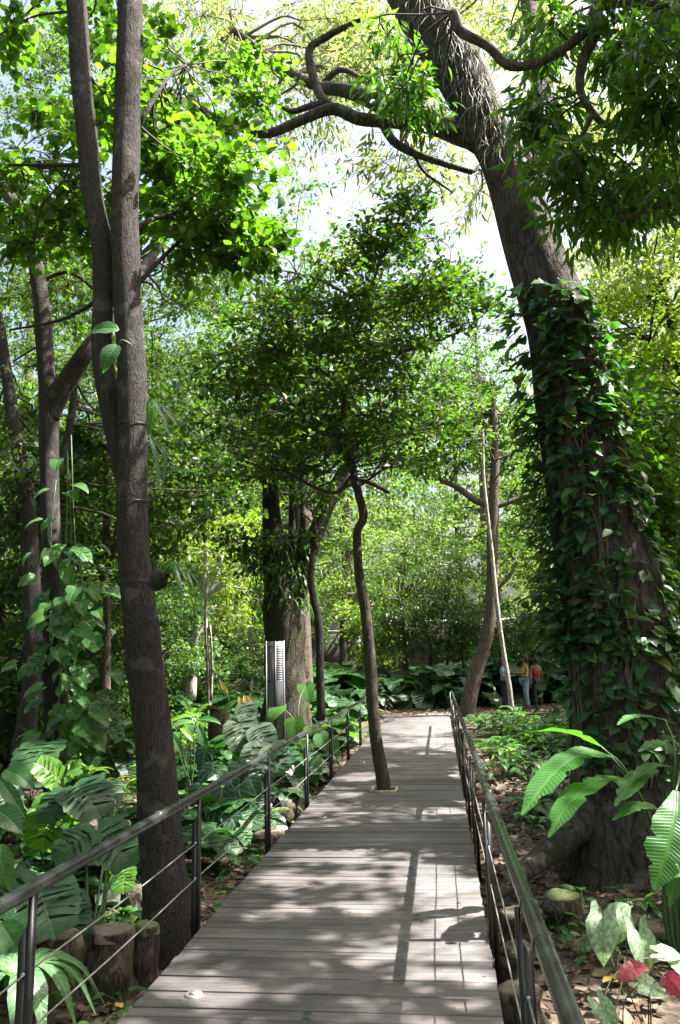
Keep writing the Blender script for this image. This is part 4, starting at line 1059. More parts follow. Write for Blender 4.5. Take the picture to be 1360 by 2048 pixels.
C = clumps_px([(1300, 880, 70, 90, 10.5, 13.5, 16), (1310, 1030, 60, 90, 10.5, 13.5, 14), (1330, 1180, 50, 90, 10.5, 13, 12), (1250, 780, 60, 60, 10.5, 13.5, 10), (1345, 1330, 40, 80, 10, 12.5, 8), (1230, 870, 50, 60, 10, 11.5, 5)])
main = ([b + Vector((0, 0, -.1)), b + Vector((.1, .2, 2)), b + Vector((-.2, .1, 4)), b + Vector((-.3, 0, 6))], [.12, .1, .07, .03])
tree('dense_understorey_tree', 'dense mid green small tree crowding the far side of the giant trunk', b, [main], M['barkF'], C, dict(R=np.full(len(C), .75), ntw=12, nl=11, size=.15, droop=.35, flat=.8), M['mango'], M['twig'], None, 'ovate', 8, 1.5, .025)
b = Vector((8.5, 24.5, gz(8.5, 24.5)))
C = not_open(clumps_box((5.5, 13), (20, 30), (6, 11), 70))
main = ([b + Vector((0, 0, -.1)), b + Vector((.1, 0, 3)), b + Vector((-.3, -.2, 6)), b + Vector((0, 0, 11))], [.26, .22, .18, .06])
tree('spreading_shade_tree', 'spreading shade tree behind the people on the giant tree side', b, [main], M['barkF'], C, dict(R=np.full(len(C), 1.15), ntw=12, nl=13, size=.18, droop=.3, flat=.8), M['fine'], M['twig'], None, 'diamond', 10, 3, .04)

# ------------------------------------------------------------------ background trees: four kinds, copied
def bg_tree(name, label, H, crown_r, ncl, leaf, lm, barkm, group, tm='diamond', lowf=.3):
    base = Vector((0, 0, 0))
    C = []
    while len(C) < ncl:
        v = rsphere(1)[0] * rng.uniform(.45, 1) ** .6
        C.append((v[0] * crown_r, v[1] * crown_r, H * (.5 + lowf / 2) + v[2] * H * (.5 - lowf / 2)))
    C = np.array(C)
    main = ([Vector((0, 0, -.2)), Vector((.1, 0, H * .25)), Vector((-.15, .1, H * .5)), Vector((.1, -.1, H * .85))], [H * .02, H * .016, H * .012, H * .003])
    return tree(name, label, base, [main], barkm, C, dict(R=np.full(ncl, crown_r * .34), ntw=13, nl=14, size=leaf, droop=.3, flat=.7), lm, M['twig'], group, tm, 9, H * .2, .05, gaps=False)

def copy_thing(src, loc, rz, s, label=None):
    c = src.copy(); COL.objects.link(c); c.location = loc; c.rotation_euler = (0, 0, rz); c.scale = s
    if label: c['label'] = label
    for ch in src.children:
        d = ch.copy(); COL.objects.link(d); d.parent = c
    return c

GB = 'trees in the background'
protos = [bg_tree('rounded_tree', 'rounded mid green tree standing far beyond the boardwalk', 12, 4.0, 60, .24, M['far'], M['barkF'], GB),
          bg_tree('pale_tree', 'pale sunlit green tree standing far beyond the boardwalk', 13, 4.2, 50, .26, M['far2'], M['barkA'], GB),
          bg_tree('airy_tree', 'airy fine-leaved tree with sky showing through its crown', 15, 4.5, 42, .18, M['fine'], M['barkF'], GB),
          bg_tree('low_leafy_tree', 'low bushy tree filling the gap beneath the taller crowns', 6, 3.0, 42, .2, M['far'], M['barkF'], GB, lowf=.05)]
spots = []
# kind, px at its foot, Y, scale
for kd_, px, Y_, s_ in [(1, 640, 48, 1.0), (1, 740, 52, 1.0), (1, 690, 40, .8), (1, 930, 54, .8), (1, 1010, 50, .75), (2, 840, 60, 1.0), (2, 560, 44, 1.1), (0, 470, 40, 1.15), (1, 380, 46, 1.1),
                        (2, 300, 30, 1.1), (0, 230, 36, 1.2), (2, 130, 26, 1.0), (0, 60, 32, 1.2), (1, 0, 40, 1.2), (2, -60, 24, 1.1), (0, -180, 34, 1.2), (2, 400, 28, .95), (1, 300, 42, 1.3), (2, 610, 27, 1.2), (2, 620, 34, 1.15), (1, 930, 58, 1.7), (2, 990, 52, 1.8), (2, 700, 42, 1.3), (2, 480, 36, 1.5), (1, 420, 50, 1.6), (2, 200, 32, 1.5), (2, 30, 36, 1.7), (1, 520, 56, 1.2), (0, 160, 44, 1.3),
                        (1, 1200, 34, 1.0), (0, 1290, 30, 1.1), (2, 1240, 42, 1.3), (1, 1400, 34, 1.2), (2, 1100, 60, 1.0), (0, 1480, 28, 1.1),
                        (3, 560, 34, .9), (3, 450, 30, .9), (3, 360, 28, .9), (3, 250, 24, .9), (3, 150, 22, .9), (3, 60, 20, .9), (3, -40, 19, .9), (3, 1180, 34, .9), (3, 1310, 23, .8), (3, 1380, 19, .9),
                        (3, 320, 20, .6), (3, 500, 24, .55), (3, 90, 16, .7), (3, 0, 15, .8), (3, -120, 16, 1.0), (3, 1340, 16, .6), (1, 820, 66, 1.0)]:
    q = P(px, 1314, Y_); spots.append((kd_, q.x, q.y, s_))
TL = ['rounded mid green background tree standing nearest to ', 'pale sunlit background tree standing nearest to ', 'airy fine-leaved background tree standing nearest to ', 'low bushy background tree standing nearest to ']
# unseen wood beside and behind the camera, added to dim the sky light
spots += [(0, -9, 2, 1.1), (1, -13, 8, 1.2), (0, -8, -6, 1.1), (2, -14, -3, 1.2), (0, 1, -9, 1.15), (1, -3.5, -12, 1.2), (0, 8, -7, 1.1), (2, 12, -1, 1.2), (0, 13.5, 6, 1.1), (1, 15, 13, 1.2), (3, -7.5, 4.5, .8), (3, -5.5, -3, .9), (3, 4.8, -4.5, .9), (3, 8.5, 4, .8), (0, -17, 15, 1.2), (2, 17, 20, 1.2), (1, -19, 4, 1.3)]
used = set()
for kd_, x, y, s_ in spots:
    loc = (x, y, gz(x, y)); rz = rng.uniform(0, 6.28); s3 = (s_ * rng.uniform(.9, 1.1), s_ * rng.uniform(.9, 1.1), s_ * rng.uniform(.92, 1.08))
    if kd_ not in used:
        used.add(kd_); o = protos[kd_]; o.location = loc; o.rotation_euler = (0, 0, rz); o.scale = s3
    else: o = copy_thing(protos[kd_], loc, rz, s3)
    o['label'] = TL[kd_] + near(x, y)
# ------------------------------------------------------------------ climber on the giant trunk
gp, gr = GIANT_MAIN
vbase = Vector((1.2, 7.9, gz(1.2, 7.9)))
vine = empty('climbing_vine', vbase, 'dark green leafy climber clinging to the giant leaning trunk', 'vine')
VL = [leaf_mesh('vine_leaf', 'ovate', M['vine'], 1.0, (.1, -.7), .3, .04, wsc=1.05), leaf_mesh('vine_leaf', 'heart', M['vine'], 1.0, (.15, -.8), .3, .05, wsc=.75), leaf_mesh('vine_leaf', 'ovate', M['vine'], 1.0, (.3, -.5), .45, .05, wsc=.9)]
VH = leaf_mesh('vine_leaf', 'frill', M['philo'], 1.0, (.1, -.8), .2, .08)
pyl = project(gp)[:, 1]
def trunk_at(py):
    i = np.interp(py, pyl[::-1], np.arange(len(pyl))[::-1]); k = int(i); f = i - k; k2 = min(k + 1, len(gp) - 1)
    return gp[k] * (1 - f) + gp[k2] * f, gr[k] * (1 - f) + gr[k2] * f
vp = []
for _ in range(2300):
    py = rng.choice([rng.uniform(600, 900), rng.uniform(850, 1330), rng.uniform(950, 1330), rng.uniform(1200, 1560)])
    ph = rng.uniform(-1.75, 1.35) if rng.uniform() < .75 else rng.uniform(-1.9, -1.0)
    if py > 1080 and py < 1290 and .05 < ph < .75 and rng.uniform() < .85: continue
    if py > 1330 and ph < -.9 and rng.uniform() < .7: continue
    if py < 850 and ph < -1.0 and rng.uniform() < .6: continue
    c, r = trunk_at(py)
    o = np.array([math.sin(ph), -math.cos(ph), .15]); o /= np.linalg.norm(o)
    sd = np.array([math.cos(ph), math.sin(ph), 0])
    pos = c + o * (r * 1.02 + abs(rng.normal()) * (.05 if ph > -1 else .16))
    ax_ = o * .55 + sd * rng.normal() * .7 + np.array([0, 0, -.35 + rng.normal() * .3])
    nz = np.array([0, 0, .75]) + o * .75 + rng.normal(size=3) * .22
    vp.append((pos, ax_, nz, rng.uniform(.09, .205) * (1.15 if py < 900 else 1)))
vp.sort(key=lambda q: -q[3] / np.linalg.norm(q[0] - np.array(CAM)))
P_ = np.array([q[0] for q in vp]); A_ = np.array([q[1] for q in vp]); N_ = np.array([q[2] for q in vp]); S_ = np.array([q[3] for q in vp])
x, y, z = leaf_frames(A_, N_)
for i in range(290):
    place_leaf('leaf', VL[i % 3] if P_[i][2] < 4.6 or i % 2 else VH, vine, vbase, P_[i], x[i], y[i], z[i], S_[i])
V, F = leaf_batch('ovate', P_[290:], A_[290:], N_[290:], S_[290:])
tag(link('leaf_mass', make_mesh('leaf_mass', V - np.array(vbase), [F], M['vine_i']), vine), None, None, None, 'stuff')
for k in range(22):
    ph = rng.uniform(-1.4, 1.3); pts = []
    for py in np.linspace(1560, rng.uniform(600, 1000), 16):
        ph += rng.normal() * .13; c, r = trunk_at(py)
        o = np.array([math.sin(ph), -math.cos(ph), 0]); pts.append(c + o * r * 1.03)
    g = Geo(); tube(g, pts, [.013] * 10 + [.011, .01, .009, .008, .007, .006], 5, .1, 2)
    link('vine_stem', g.mesh('vine_stem', M['twig_pale'], True, vbase), vine)

# hanging strands on the upper trunk
g = Geo()
for _ in range(620):
    py = rng.uniform(-20, 330) if rng.uniform() < .8 else rng.uniform(330, 420); ph = rng.normal() * .7 + .35
    c, r = trunk_at(py); o = np.array([math.sin(ph), -math.cos(ph), 0])
    if py > 330: c = c + np.array([.22, .1, 0]); ph = .6
    a = c + o * r * 1.0; L = rng.uniform(.12, .55)
    pts = [a]; d = o * .5 + rng.normal(size=3) * .35
    for j in range(4):
        d = d * .55 + np.array([0, 0, -.75]) + rng.normal(size=3) * .28; d /= np.linalg.norm(d); pts.append(pts[-1] + d * L / 4)
    tube(g, pts, [.004, .004, .0038, .0035, .002], 3, 0, raw=True)
bb = Vector(trunk_at(200)[0])
tag(link('hanging_cactus', g.mesh('hanging_cactus', M['rhip'], False, bb), None, bb), 'pale grey hanging strands of a tree cactus on the upper leaning trunk', 'epiphyte')

# climber on the ringed-bark tree
cb = base_at(125, 1480, 9.1)
cl = empty('climbing_philodendron', cb, 'glossy philodendron climbing the ringed-bark tree, some leaves holed and sunlit', 'vine')
PH = [leaf_mesh('philodendron_leaf', 'heart', M['philo'], 1.0, (.1, -.9), .2, .04, wsc=.85), leaf_mesh('philodendron_leaf', 'monstera_wide', M['philo'], 1.0, (.1, -.9), .2, .04, wsc=.75)]
for i in range(130):
    py = rng.uniform(1090, 1490); k = (py - 1090) / 400
    px = rng.normal(132 + 10 * k, 30 + 14 * k); q = np.array(P(px, py, 9.1 + rng.uniform(-.35, .35)))
    ax_ = np.array([rng.normal() * .6 + (px - 120) / 60, -.6 + rng.normal() * .3, -.5]); nz = np.array([0, -.6, .8]) + rng.normal(size=3) * .25
    x, y, z = leaf_frames(ax_[None], nz[None])
    place_leaf('leaf', PH[int(rng.uniform() < .35)], cl, cb, q, x[0], y[0], z[0], rng.uniform(.15, .3))
for k in range(4):
    g = Geo(); tube(g, [P(120 + 10 * k + rng.normal() * 8, py, 9.25) for py in (1620, 1480, 1380, 1280, 1180, 1090, 960 - 30 * k)], [.016, .014, .013, .012, .011, .009, .006], 6, .05, 3)
    link('vine_stem', g.mesh('vine_stem', M['stem'], True, cb), cl)
for px, py in ((95, 980), (135, 985), (80, 1040), (105, 1040), (150, 970), (115, 920)):
    q = np.array(P(px, py, 9.0)); ax_ = np.array([(px - 112) / 30, -.4, -.3]); x, y, z = leaf_frames(ax_[None], np.array([[0, -.4, .9]]))
    place_leaf('leaf', PH[0], cl, cb, q, x[0], y[0], z[0], .24)

# ------------------------------------------------------------------ plants placed one by one
HM = {k: leaf_mesh(k + '_blade', sh, M[m_], 1.0, el_, fo, wv) for k, sh, m_, el_, fo, wv in (
    ('split_dark', 'monstera', 'monstera', (.15, -.6), .1, .04), ('split_wide', 'monstera_wide', 'monstera', (.2, -.8), .08, .05), ('split_bright', 'monstera', 'monstera_y', (.25, -.7), .12, .05),
    ('silver', 'monstera_wide', 'silver', (.2, -.9), .1, .025), ('heart', 'heart', 'philo', (.1, -.7), .15, .03), ('veined', 'heart', 'veined', (.1, -.8), .15, .03), ('ovate', 'ovate', 'lance', (.3, -.8), .25, .03),
    ('calad', 'arrow', 'calad', (.1, -.6), .15, .07), ('pink', 'frill', 'pink', (.2, -.6), .15, .06), ('lance', 'lance', 'lance', (.3, -.7), .25, .03), ('lance_bright', 'lance', 'lance_y', (.3, -.7), .25, .03),
    ('straw', 'lance', 'straw', (.3, -.9), .25, .03), ('pale_heart', 'heart', 'strap', (.1, -.7), .15, .03))}
def hero_plant(name, label, cat, base, leaves, pr=.009, stemmat=None, group=None):
    """leaves: (mesh, px, py, Y, size, axis, normal) where px,py is the point the stalk joins the blade"""
    root = empty(name, base, label, cat, group)
    for k, px, py, Y, s, ax_, nz in leaves:
        q = np.array(P(px, py, Y)); a = np.array([ax_], float) + rng.normal(size=(1, 3)) * .06; nn = np.array([nz], float)
        x, y, z = leaf_frames(a, nn)
        o = place_leaf('leaf', HM[k], root, base, q, x[0], y[0], z[0], s)
        g = Geo(); b0 = np.array(base) + rng.normal(size=3) * np.array([.04, .04, 0]); L = np.linalg.norm(q - b0)
        mid = b0 * .5 + q * .5 + np.array([0, 0, .12 * L]) - y[0] * .12 * L
        tube(g, [b0, mid, q], [pr * 1.3, pr, pr * .7], 6, 0, 5)
        link('leaf_stalk', g.mesh('leaf_stalk', stemmat or M['stem'], True, base), root)
    return root
up = (0, -.45, .9)
b = base_at(130, 1700, 7.2)
hero_plant('split_leaf_plant', 'large split-leaf plant with wide dark and one bright green leaf by the left railing', 'plant', b, [
    ('split_dark', 95, 1485, 7.6, 0.53, (.1, -.9, -.28), (0, -.25, 1)), ('split_bright', 118, 1562, 7.0, 0.29, (-.3, -.5, .5), (.1, -.7, .6)), ('split_bright', 122, 1560, 7.05, 0.26, (.6, -.3, .35), (-.1, -.7, .6)),
    ('split_wide', 150, 1572, 6.9, 0.45, (.75, -.6, -.35), (.1, -.5, .9)), ('split_wide', 140, 1580, 6.9, 0.36, (-.4, -.7, -.5), (-.1, -.5, .8)),
    ('split_bright', 112, 1602, 7.1, 0.45, (-.12, -.35, -1), (.1, -1, .1)), ('split_bright', 135, 1606, 7.15, 0.38, (.4, -.2, -1), (-.1, -1, .2)), ('silver', 14, 1580, 6.8, 0.26, (.5, -.5, -.7), (.2, -.7, .5))], .011)
b = base_at(190, 1820, 6.0)
hero_plant('split_leaf_plant', 'low split-leaf plant with holed dark leaves in front of the fork-stemmed tree', 'plant', b, [
    ('split_dark', 195, 1660, 6.4, 0.45, (.8, -.5, -.35), (0, -.6, .9)), ('split_wide', 185, 1665, 6.3, 0.36, (-.6, -.6, -.4), (0, -.5, .9)), ('split_wide', 75, 1770, 5.3, 0.45, (.6, -.7, -.35), (0, -.45, .9)),
    ('split_wide', 60, 1765, 5.4, 0.42, (-.7, -.6, -.2), (0, -.4, .9)), ('silver', 228, 1590, 8.2, 0.23, (.2, -.8, -.4), (0, -.6, .8)), ('silver', 240, 1645, 7.6, 0.21, (.3, -.7, -.4), (0, -.6, .8)), ('split_bright', 250, 1740, 6.9, 0.25, (.3, -.7, -.3), (0, -.6, .8)),
    ('split_dark', 30, 1830, 5.0, 0.36, (-.3, -.7, -.7), (0, -.6, .7)), ('split_wide', 120, 1800, 5.6, 0.36, (.5, -.8, -.5), (0, -.6, .8))], .010)
b = base_at(10, 1850, 5.3)
hero_plant('broad_leaved_plant', 'broad oval-leaved plant hanging over the lower left railing', 'plant', b, [
    ('ovate', 0, 1690, 5.2, 0.31, (.45, -.3, -.8), (.1, -.9, .5)), ('ovate', 0, 1845, 4.9, 0.34, (.75, -.3, -.7), (.1, -.8, .6)), ('ovate', -10, 1620, 5.6, 0.34, (.8, -.3, -.2), (.1, -.6, .7)), ('ovate', 10, 1540, 6.2, 0.34, (.8, -.3, -.3), (.1, -.6, .7)), ('lance', 0, 1560, 6.0, 0.40, (.7, -.3, -.5), (.1, -.7, .6))])
# pale rosette in the lower left corner
q = np.array(P(38, 1962, 4.7)); b = Vector((q[0], q[1], gz(q[0], q[1])))
ros = empty('rosette_plant', b, 'pale green rosette of long strap leaves at the foot of the first railing post', 'plant')
for i in range(15):
    a = i * 2.399 + .4; L = rng.uniform(.34, .52); d = np.array([math.cos(a), math.sin(a), 0])
    swept_part('leaf', ros, b, [q, q + d * L * .35 + np.array([0, 0, .10]), q + d * L * .7 + np.array([0, 0, .03]), q + d * L + np.array([0, 0, -.2])], [.008, .042, .055, .006], M['strap'], fold=.3, n=12)
g = Geo(); tube(g, [np.array(b), q], [.03, .015], 6, 0, raw=True); link('stem', g.mesh('stem', M['stem'], True, b), ros)

# right: paddle-leaved heliconia
HYY = 6.1
b = base_at(1345, 1860, HYY)
hel = empty('paddle_leaved_plant', b, 'tall paddle-leaved plant with long arching torn leaves in front of the giant trunk', 'plant')
def pl(lst, Y): return [np.array(P(a[0], a[1], a[2] if len(a) > 2 else Y)) for a in lst]
for path, hwp, stalk, upv in (
    ([(1200, 1492, 6.0), (1150, 1468, 5.9), (1090, 1462, 5.8), (1030, 1472, 5.7), (985, 1496, 5.6)], [4, 22, 26, 20, 2], (1262, 1560), (.15, .25, 1)),
    ([(1222, 1513, 5.9), (1170, 1507, 5.7), (1120, 1535, 5.5), (1080, 1580, 5.3), (1043, 1630, 5.2)], [4, 24, 29, 25, 2], (1280, 1590), (-.5, -.8, .6)),
    ([(1243, 1556, 5.9), (1200, 1560, 5.7), (1160, 1585, 5.5), (1125, 1625, 5.3), (1097, 1675, 5.2)], [4, 20, 27, 22, 2], (1290, 1610), (-.5, -.8, .6)),
    ([(1315, 1540, 5.9), (1285, 1548, 5.8), (1258, 1572, 5.6), (1230, 1612, 5.5)], [4, 20, 22, 2], (1330, 1600), (-.4, -.8, .6)),
    ([(1362, 1505, 6.0), (1335, 1488, 5.9), (1308, 1488, 5.8), (1277, 1503, 5.7)], [4, 14, 15, 2], (1350, 1580), (0, -.4, .9)),
    ([(1352, 1582, 5.5), (1348, 1640, 5.35), (1332, 1710, 5.25), (1308, 1780, 5.2)], [5, 32, 36, 3], (1362, 1560), (-.2, -1, .15)),
    ([(1340, 1533, 5.9), (1310, 1530, 5.8), (1285, 1540, 5.7), (1262, 1560, 5.6)], [4, 10, 12, 2], (1345, 1600), (0, -.4, .9)),
    ([(1330, 1625, 5.8), (1300, 1612, 5.7), (1265, 1615, 5.6), (1225, 1640, 5.5)], [3, 12, 14, 2], (1345, 1650), (0, -.5, .9)),
    ([(1352, 1715, 5.6), (1350, 1750, 5.5), (1345, 1785, 5.45), (1338, 1815, 5.4)], [2, 10, 11, 2], (1355, 1760), (-.3, -1, .1)),
    ([(1330, 1440, 6.4), (1290, 1432, 6.3), (1255, 1436, 6.2), (1235, 1450, 6.1)], [2, 10, 11, 2], (1350, 1520), (0, -.3, .9)),
    ([(1375, 1600, 5.6), (1400, 1640, 5.5), (1420, 1720, 5.4)], [4, 28, 3], (1365, 1620), (.2, -1, .2))):
    pts = pl(path, HYY); hw = [h / FPX * 6.0 for h in hwp]
    V, Q, U = swept_leaf('leaf', pts, hw, M['banana'], up=upv, fold=.22, tear=.10, n=26, wave=.05)
    lf = link('leaf', make_mesh('leaf', V - np.array(b), [Q], [M['banana']], True, U), hel)
    g = Geo(); s0 = np.array(P(1350 + rng.normal() * 8, 1800, HYY)); tube(g, [np.array(b) + rng.normal(size=3) * .03, s0, np.array(P(stalk[0], stalk[1], HYY)), pts[0]], [.016, .014, .010, .007], 6, 0, 4)
    link('leaf_stalk', g.mesh('leaf_stalk', M['stem'], True, b), hel)

# caladiums
b = base_at(1235, 1925, 5.5)
hero_plant('white_caladium', 'caladium with three white and green mottled arrow leaves at the litter edge', 'plant', b, [
    ('calad', 1206, 1838, 5.4, .27, (-.15, -.4, -1), (-.35, -.9, .45)), ('calad', 1246, 1832, 5.45, .19, (-.2, -.3, -1), (.5, -.8, .4)), ('calad', 1278, 1868, 5.4, .24, (.1, -.3, -1), (.2, -.95, .35)), ('calad', 1222, 1826, 5.6, .15, (.5, -.2, .4), (-.2, -.6, .8))], .004)
b = base_at(1280, 2010, 5.0)
hero_plant('pink_caladium', 'caladium with crinkled pink leaves over the brown leaf litter', 'plant', b, [
    ('pink', 1268, 1938, 4.9, .12, (-.8, -.4, -.35), (-.1, -.7, .7)), ('pink', 1262, 1935, 4.92, .10, (.8, -.2, .1), (-.1, -.7, .7)), ('pink', 1335, 1955, 4.8, .14, (.6, -.4, -.7), (-.5, -.7, .4))], .0035, M['twig'])
b = base_at(1225, 2045, 4.75)
hero_plant('pale_caladium', 'caladium with whitish narrow leaves lying near the pink one', 'plant', b, [
    ('calad', 1200, 2008, 4.7, .16, (.35, -.5, -.6), (-.3, -.8, .6)), ('calad', 1280, 1965, 4.9, .15, (.8, -.4, -.3), (-.2, -.8, .6)), ('calad', 1318, 1905, 5.3, .14, (.9, -.2, -.1), (0, -.7, .7)), ('calad', 1345, 1915, 5.3, .13, (.4, -.5, -.5), (0, -.7, .7))], .0035, M['twig'])

# left middle: bright lance plant, white-veined anthuriums, pale philodendron, yellow dying leaves
b = base_at(385, 1560, 12)
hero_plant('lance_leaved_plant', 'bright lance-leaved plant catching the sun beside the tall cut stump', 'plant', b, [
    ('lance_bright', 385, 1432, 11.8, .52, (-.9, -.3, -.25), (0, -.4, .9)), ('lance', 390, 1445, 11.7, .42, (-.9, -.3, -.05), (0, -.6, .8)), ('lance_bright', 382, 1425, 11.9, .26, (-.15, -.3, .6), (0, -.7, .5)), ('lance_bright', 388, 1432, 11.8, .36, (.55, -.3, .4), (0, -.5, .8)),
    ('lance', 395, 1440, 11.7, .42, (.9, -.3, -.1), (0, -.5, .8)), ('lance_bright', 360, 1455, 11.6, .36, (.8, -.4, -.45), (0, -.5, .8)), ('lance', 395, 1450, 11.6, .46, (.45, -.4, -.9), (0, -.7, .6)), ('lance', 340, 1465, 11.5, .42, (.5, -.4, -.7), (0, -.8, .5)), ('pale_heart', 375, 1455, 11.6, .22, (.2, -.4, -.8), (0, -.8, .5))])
b = base_at(430, 1640, 9.6)
hero_plant('white_veined_plant', 'anthurium with white-veined heart leaves under the left railing', 'plant', b, [
    ('veined', 478, 1528, 10.4, .30, (.1, -.5, -.9), (0, -.8, .5)), ('veined', 455, 1545, 10.2, .3, (.4, -.5, -.7), (.1, -.8, .6)), ('veined', 425, 1535, 10.3, .3, (-.5, -.5, -.6), (-.1, -.7, .6)), ('veined', 445, 1580, 9.8, .36, (.0, -.3, -1), (0, -1, .3)),
    ('veined', 478, 1578, 9.9, .34, (.2, -.3, -1), (0, -1, .3)), ('veined', 430, 1625, 9.5, .34, (-.1, -.3, -1), (0, -1, .3)), ('veined', 412, 1500, 10.8, .32, (-.1, -.3, -1), (0, -1, .3)), ('veined', 500, 1560, 10.2, .3, (.5, -.4, -.8), (.1, -.9, .4)), ('veined', 460, 1630, 9.5, .3, (.5, -.4, -.8), (.1, -.9, .4)), ('veined', 400, 1575, 10, .28, (-.5, -.4, -.8), (-.1, -.9, .4))], .006)
b = base_at(500, 1560, 13.6)
hero_plant('grey_green_philodendron', 'pale silvery philodendron with broad ribbed leaves beyond the stumps', 'plant', b, [
    ('silver', 480, 1440, 13.8, .62, (.35, -.6, -.7), (0, -.75, .65)), ('silver', 515, 1455, 13.6, .5, (.5, -.5, -.7), (.1, -.75, .6)), ('silver', 520, 1490, 13.3, .55, (-.1, -.6, -.8), (0, -.8, .5)), ('silver', 540, 1495, 13.2, .5, (.5, -.5, -.8), (.1, -.8, .5)), ('silver', 530, 1520, 13, .45, (-.1, -.6, -.7), (0, -.8, .5)), ('silver', 490, 1410, 14, .4, (.3, -.6, -.4), (0, -.7, .7))])
b = base_at(600, 1540, 14.0)
hero_plant('heart_leaved_plant', 'large plain heart-leaved plant above the fallen log', 'plant', b, [
    ('heart', 588, 1440, 14, 0.43, (.1, -.5, -.8), (-.1, -.8, .5)), ('pale_heart', 625, 1520, 13.2, 0.39, (.2, -.3, -1), (0, -.95, .4)), ('pale_heart', 605, 1520, 13.4, 0.30, (-.3, -.4, -.9), (0, -.9, .4)), ('pale_heart', 640, 1470, 14, 0.35, (.5, -.4, -.9), (0, -.9, .4)), ('heart', 560, 1410, 14.5, 0.39, (-.4, -.5, -.6), (0, -.7, .7)), ('heart', 610, 1370, 15, 0.39, (.3, -.5, -.7), (0, -.7, .7)), ('pale_heart', 660, 1480, 14.4, 0.31, (.6, -.4, -.9), (0, -.9, .4))])
b = base_at(470, 1480, 15.5)
hero_plant('yellowing_plant', 'plant with drooping straw-yellow leaves beside the tall cut stump', 'plant', b, [
    ('straw', 478, 1393, 15.4, .46, (.25, -.3, -.9), (0, -.9, .4)), ('straw', 488, 1390, 15.4, .46, (.45, -.3, -.8), (.1, -.9, .4)), ('straw', 496, 1392, 15.4, .4, (.55, -.3, -.7), (.1, -.9, .4)), ('straw', 455, 1388, 15.6, .36, (-.3, -.3, .6), (0, -.9, .4)), ('lance', 475, 1400, 15.3, .5, (-.5, -.3, -.4), (0, -.7, .7)), ('lance', 485, 1405, 15.2, .5, (.6, -.4, -.9), (0, -.9, .4))], .006)

# epiphytes tied to the fork-stemmed tree
eb = P(318, 1158, 5.85)
ep = empty('tied_bromeliad', eb, 'tuft of long strap leaves tied to the fork-stemmed trunk with a root ball', 'epiphyte')
g = Geo(); tube(g, [eb + Vector((-.06, .03, -.05)), eb + Vector((0, 0, 0)), eb + Vector((.07, -.03, .03))], [.05, .075, .03], 10, .25, 4); link('root_ball', g.mesh('root_ball', M['barkD'], True, eb), ep)
for i in range(34):
    d = np.array([rng.uniform(.35, 1.0), rng.normal() * .55, 0]); d /= np.linalg.norm(d); L = rng.uniform(.28, .5); e = np.array(eb) + np.array([.03, 0, .02])
    swept_part('leaf', ep, eb, [e, e + d * L * .4 + np.array([0, 0, rng.uniform(.02, .12)]), e + d * L * .75 - np.array([0, 0, L * .15]), e + d * L * .9 - np.array([0, 0, L * rng.uniform(.5, .9)])], [.006, .010, .008, .002], M['lance'], n=9)
eb = P(296, 850, 5.9)
ep = empty('strap_leaved_orchid', eb, 'few long drooping strap leaves growing high on the fork-stemmed trunk', 'epiphyte')
for pa in ([(296, 870), (300, 800), (325, 830), (338, 870)], [(298, 872), (315, 810), (345, 835), (352, 850)], [(300, 890), (360, 850), (400, 842)], [(298, 870), (312, 910), (320, 980)], [(297, 890), (330, 900), (322, 990)], [(300, 960), (350, 940), (420, 948)]):
    pts = [np.array(P(a, c, 5.75 - .05 * i)) for i, (a, c) in enumerate(pa)]
    swept_part('leaf', ep, eb, pts, [.008] + [.022] * (len(pts) - 2) + [.003], M['lance'], up=(.3, -.8, .4), n=12)
eb = P(232, 690, 5.75)
ep = empty('large_leaf_epiphyte', eb, 'single large pale leaf hanging between the two forked stems', 'epiphyte')
for px, py, s, ax_ in ((236, 690, .22, (-.35, -.3, -.8)), (238, 660, .2, (-1, -.2, .05))):
    x, y, z = leaf_frames(np.array([ax_]), np.array([[.2, -.9, .4]])); place_leaf('leaf', HM['ovate'], ep, eb, np.array(P(px, py, 5.75)), x[0], y[0], z[0], s * 1.3)
g = Geo(); tube(g, [P(262, 690, 5.8), P(245, 680, 5.75), P(236, 690, 5.75)], [.01, .006, .004], 5, 0, 3); link('stem', g.mesh('stem', M['stem'], True, eb), ep)

